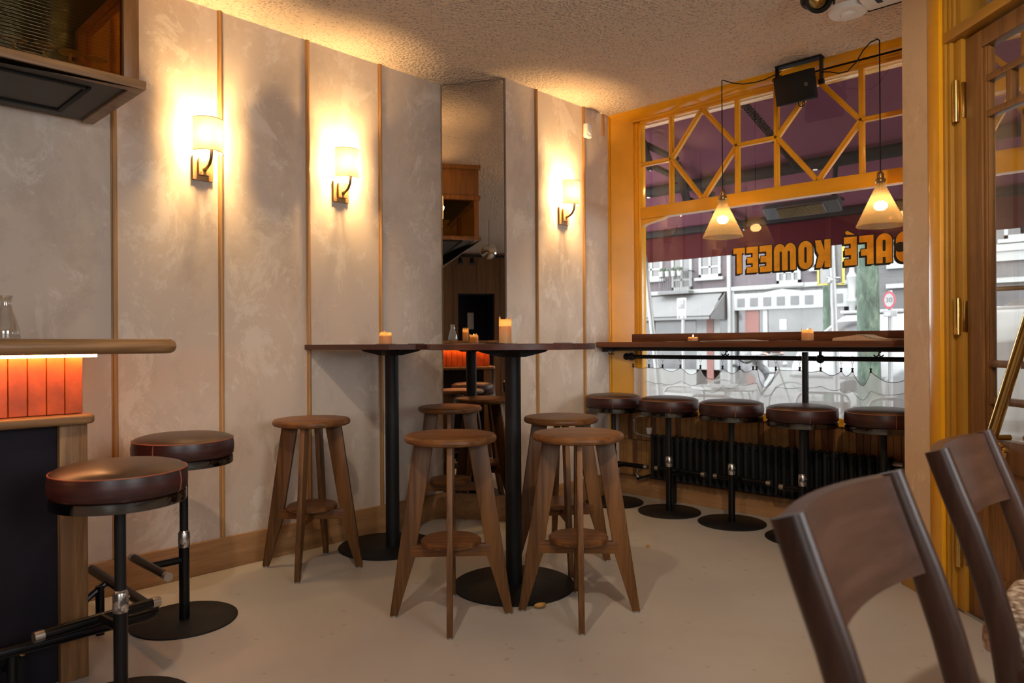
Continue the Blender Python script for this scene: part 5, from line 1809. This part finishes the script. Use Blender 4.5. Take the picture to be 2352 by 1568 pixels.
def scissor(xa, mirror):
    mb = MB()
    sgn = -1 if mirror else 1
    n = 3
    P = lambda x, f: Vector((x, 4.80 + 1.85 * f, 2.86 - 0.62 * f))
    wd = 0.13
    for k in range(n):
        f0, f1 = k / n, (k + 1) / n
        for (a, b) in ((-wd, wd), (wd, -wd)):
            p0, p1 = P(xa + a, f0), P(xa + b, f1)
            d = (p1 - p0).normalized()
            sN = Vector((d.y, -d.x, 0)).normalized() * 0.034
            tN = Vector((0, 0, 0.014))
            z = Vector((0, 0, 0.015 if a < 0 else -0.015))
            c = [p0 + sN - tN + z, p1 + sN - tN + z, p1 - sN - tN + z, p0 - sN - tN + z, p0 + sN + tN + z, p1 + sN + tN + z, p1 - sN + tN + z, p0 - sN + tN + z]
            v = [mb.bm.verts.new(q) for q in c]
            for q in ((0, 3, 2, 1), (4, 5, 6, 7), (0, 1, 5, 4), (1, 2, 6, 5), (2, 3, 7, 6), (3, 0, 4, 7)):
                mb._face([v[i] for i in q])
    ar = mb.build('scissor_arm', M['awnmetal'], av, smooth=False)
    mb = MB()
    for k in range(n + 1):
        for a in (-wd, wd):
            q = P(xa + a, k / n)
            mb.sphere((q.x, q.y, q.z - 0.031), 0.011, 8, 6)
    mb.build('bolt', M['alu'], ar)


scissor(0.22, False)
scissor(0.75, True) if False else None
scissor(4.2, True)
cc = thing('coiled_cable', 'grey coiled cable hanging under the awning outside the transom', 'cable', (1.35, 5.0, 2.6))
A_, B_ = Vector((1.185, 4.88, 2.86)), Vector((1.345, 5.52, 2.45))
d_ = (B_ - A_)
ax1 = d_.cross(Vector((0, 0, 1))).normalized()
ax2 = ax1.cross(d_).normalized()
T_ = 30
MB().tube([A_ + d_ * (i / (T_ * 10)) + ax1 * 0.025 * math.cos(2 * PI * i / 10) + ax2 * 0.025 * math.sin(2 * PI * i / 10) for i in range(T_ * 10 + 1)], 0.006, 6).build('coil', M['awnmetal'], cc)
hx = thing('patio_heater', 'slim electric patio heater mounted under the awning', 'heater', (1.42, 5.75, 2.2))
Mh = Matrix.Translation((1.27, 5.75, 2.185)) @ Matrix.Rotation(math.radians(-35), 4, 'X')
MB().prism([(-0.05, 0.035), (0.05, 0.035), (0.065, -0.03), (-0.065, -0.03)], -0.30, 0.30, 'x', 0.008).xf(Mh).build('housing', M['heater'], hx)
mb = MB()
for i in range(34):
    mb.box(-0.175 + i * 0.0105, -0.171 + i * 0.0105, -0.052, 0.052, -0.042, -0.030)
mb.xf(Mh).build('grill', M['bronze'], hx, smooth=False)
MB().box(-0.18, 0.19, -0.045, 0.045, -0.033, -0.029).xf(Mh).build('reflector', M['alu'], hx, smooth=False)
MB().cyl((1.50, 5.80, 2.22), (1.50, 5.85, 2.50), 0.018, n=10).box(1.44, 1.56, 5.77, 5.86, 2.215, 2.235).build('bracket', M['awnmetal'], hx)


# terrace furniture
def terrace_chair(label, x, y, rz):
    t = thing('terrace_chair', label, 'chair', (0, 0, 0), 0, 'aluminium terrace chairs')
    for s_ in (-1, 1):
        MB().tube([(s_ * 0.25, -0.22, 0), (s_ * 0.25, -0.22, 0.60), (s_ * 0.25, -0.19, 0.645), (s_ * 0.25, -0.12, 0.665), (s_ * 0.25, 0.1, 0.665), (s_ * 0.25, 0.20, 0.66), (s_ * 0.25, 0.24, 0.62), (s_ * 0.25, 0.26, 0.0)], 0.0125, 10).build('arm_frame', M['alu'], t)
    MB().tube([(-0.22, 0.22, 0.40), (-0.22, 0.25, 0.74), (-0.19, 0.26, 0.79), (-0.13, 0.265, 0.81), (0.13, 0.265, 0.81), (0.19, 0.26, 0.79), (0.22, 0.25, 0.74), (0.22, 0.22, 0.40)], 0.0125, 10).build('back_frame', M['alu'], t)
    mb = MB()
    for i in range(6):
        mb.box(-0.22, 0.22, -0.2 + i * 0.075, -0.14 + i * 0.075, 0.43, 0.442, 0.003)
    mb.build('seat_slats', M['alu'], t)
    mb = MB()
    for i in range(3):
        mb.box(-0.22, 0.22, 0.240, 0.250, 0.52 + i * 0.085, 0.57 + i * 0.085, 0.003)
    mb.build('back_slats', M['alu'], t)
    t.location = (x, y, GZ)
    t.rotation_euler = (0, 0, rz)


terrace_chair('aluminium terrace chair leftmost outside, behind the second leather stool', -0.12, 6.05, 0.0)
terrace_chair('aluminium terrace chair beside the terrace table, behind the third leather stool', 0.72, 5.55, PI)
terrace_chair('aluminium terrace chair outside behind the counter post', 1.27, 5.95, 0.05)
terrace_chair('aluminium terrace chair outside at the right behind the mossy trunk', 1.98, 5.6, 0.1)
tt = thing('terrace_table', 'round aluminium terrace table outside between the chairs', 'table', (0.38, 6.2, GZ))
MB().lathe([(0, 0.80), (0.30, 0.80), (0.31, 0.81), (0.31, 0.835), (0, 0.84)], (0.38, 6.2, GZ), 40).build('top', M['alu'], tt)
MB().cyl((0.38, 6.2, GZ + 0.02), (0.38, 6.2, GZ + 0.8), 0.03, n=14).lathe([(0.22, 0), (0.22, 0.015), (0.04, 0.04)], (0.38, 6.2, GZ), 30).build('pedestal', M['alu'], tt)


# cyclist riding past
def skin_body(name, verts, edges, radii, mat, parent, root=0, sub=2):
    me = bpy.data.meshes.new(name)
    me.from_pydata(verts, edges, [])
    o = bpy.data.objects.new(name, me)
    COL.objects.link(o)
    o.parent = parent
    sk = o.modifiers.new('skin', 'SKIN')
    lay = me.skin_vertices[0] if me.skin_vertices else None
    if lay is None:
        lay = me.attributes.new('skin', 'FLOAT', 'POINT')
    for i, r in enumerate(radii):
        v = me.skin_vertices[0].data[i]
        v.radius = (r, r) if not isinstance(r, tuple) else r
        v.use_root = (i == root)
    sb = o.modifiers.new('sub', 'SUBSURF')
    sb.levels = sb.render_levels = sub
    me.materials.append(mat)
    return o


CX0, CY0, CZ0 = -1.12, 10.0, GZ
bk = thing('bicycle', 'bicycle ridden past outside, handlebar showing under the counter', 'bicycle', (CX0, CY0, CZ0))
bp = lambda x, y, z: (x, y, z)
mb = MB()
mb.tube([(-0.50, 0, 0.34), (-0.08, 0, 0.30), (0.0, 0, 0.30)], 0.012, 8)
mb.tube([(-0.04, 0, 0.30), (-0.20, 0, 0.86)], 0.015, 8)
mb.tube([(-0.04, 0, 0.30), (0.36, 0, 0.82)], 0.016, 8)
mb.tube([(-0.17, 0, 0.76), (0.35, 0, 0.80)], 0.014, 8)
mb.tube([(-0.50, 0, 0.34), (-0.17, 0, 0.76)], 0.010, 8)
mb.tube([(0.33, 0, 0.95), (0.38, 0, 0.78), (0.54, 0, 0.34)], 0.013, 8)
mb.build('frame', M['xgrey'], bk, world=False)
for wx in (-0.50, 0.54):
    mb = MB()
    mb.tube([(wx + 0.33 * math.cos(a), 0, 0.34 + 0.33 * math.sin(a)) for a in [2 * PI * i / 32 for i in range(32)]], 0.011, 8, closed=True)
    for i in range(8):
        a = 2 * PI * i / 8
        mb.cyl((wx, 0, 0.34), (wx + 0.33 * math.cos(a), 0, 0.34 + 0.33 * math.sin(a)), 0.002, n=5)
    mb.build('wheel', M['xgrey'], bk, world=False)
MB().tube([(0.22, -0.28, 1.03), (0.32, -0.24, 1.05), (0.36, -0.10, 1.06), (0.36, 0.10, 1.06), (0.32, 0.24, 1.05), (0.22, 0.28, 1.03)], 0.011, 8).cyl((0.35, 0, 0.9), (0.36, 0, 1.06), 0.012, n=8).build('handlebar', M['xmetal'], bk, world=False)
MB().box(-0.32, -0.08, -0.07, 0.07, 0.86, 0.91, 0.02).build('saddle', M['xblack'], bk, world=False)
MB().sphere((0.44, 0, 0.92), 0.04, 12, 8).build('headlight', M['vanw'], bk, world=False)
MB().cyl((-0.02, -0.10, 0.30), (-0.02, 0.10, 0.30), 0.008, n=8).cyl((-0.02, -0.10, 0.30), (0.10, -0.10, 0.20), 0.009, n=8).cyl((-0.02, 0.10, 0.30), (-0.14, 0.10, 0.40), 0.009, n=8).box(0.06, 0.15, -0.20, -0.10, 0.185, 0.205).box(-0.18, -0.09, 0.10, 0.20, 0.395, 0.415).build('crank', M['xmetal'], bk, world=False)

pe = thing('person', 'person in a pale hooded jacket bent low over a bicycle outside', 'person', (CX0, CY0, CZ0))
V = [(-0.20, 0, 0.98), (-0.12, 0, 1.03), (0.02, 0, 1.08), (0.12, 0, 1.11), (0.20, 0, 1.125), (0.25, 0, 1.13),
     (-0.17, -0.10, 0.96), (0.16, -0.12, 0.72), (0.06, -0.15, 0.32), (0.14, -0.15, 0.25),
     (-0.17, 0.10, 0.96), (0.14, 0.12, 0.80), (-0.10, 0.15, 0.50), (-0.03, 0.15, 0.44),
     (0.10, -0.17, 1.10), (0.12, -0.26, 1.04), (0.25, -0.25, 1.07),
     (0.10, 0.17, 1.10), (0.12, 0.26, 1.04), (0.25, 0.25, 1.07)]
Eg = [(0, 1), (1, 2), (2, 3), (3, 4), (4, 5), (0, 6), (6, 7), (7, 8), (8, 9), (0, 10), (10, 11), (11, 12), (12, 13), (3, 14), (14, 15), (15, 16), (3, 17), (17, 18), (18, 19)]
Rd = [0.135, 0.12, 0.135, 0.10, 0.055, 0.05, 0.09, 0.065, 0.045, 0.04, 0.09, 0.065, 0.045, 0.04, 0.06, 0.042, 0.028, 0.06, 0.042, 0.028]
skin_body('body', V, Eg, Rd, M['trouser'], pe)
Vj = [(-0.17, 0, 1.01), (-0.10, 0, 1.045), (0.02, 0, 1.085), (0.12, 0, 1.115), (0.10, -0.17, 1.10), (0.12, -0.26, 1.04), (0.225, -0.25, 1.07), (0.10, 0.17, 1.10), (0.12, 0.26, 1.04), (0.225, 0.25, 1.07)]
skin_body('jacket', Vj, [(0, 1), (1, 2), (2, 3), (3, 4), (4, 5), (5, 6), (3, 7), (7, 8), (8, 9)], [0.150, 0.15, 0.155, 0.125, 0.078, 0.056, 0.042, 0.078, 0.056, 0.042], M['jacket'], pe)
for s_ in (-1, 1):
    hv = [(0.23, s_ * 0.25, 1.07), (0.275, s_ * 0.255, 1.066)]
    he = [(0, 1)]
    hr = [0.026, 0.03]
    for k in range(4):
        b0 = len(hv)
        yy = s_ * (0.232 + 0.017 * k)
        hv += [(0.30, yy, 1.066), (0.318, yy, 1.052), (0.312, yy, 1.034)]
        he += [(1, b0), (b0, b0 + 1), (b0 + 1, b0 + 2)]
        hr += [0.009, 0.0085, 0.008]
    b0 = len(hv)
    hv += [(0.265, s_ * 0.22, 1.055), (0.285, s_ * 0.205, 1.038)]
    he += [(1, b0), (b0, b0 + 1)]
    hr += [0.010, 0.008]
    skin_body('hand', hv, he, hr, M['skin'], pe, 0, 1)
mb = MB().sphere((0.33, 0, 1.17), 0.09, 20, 14, 1.15)
mb.sphere((0.415, 0, 1.150), 0.016, 8, 6).sphere((0.40, -0.032, 1.185), 0.012, 8, 6).sphere((0.40, 0.032, 1.185), 0.012, 8, 6).sphere((0.405, 0, 1.115), 0.018, 8, 6, 0.4)
mb.build('face', M['skin'], pe, world=False)
mb = MB().sphere((0.31, 0, 1.185), 0.104, 20, 12, 1.1)
bmesh.ops.delete(mb.bm, geom=[v for v in mb.bm.verts if v.co.x > 0.355 and v.co.z < 1.24], context='VERTS')
mb.build('hood', M['jacket'], pe, world=False)
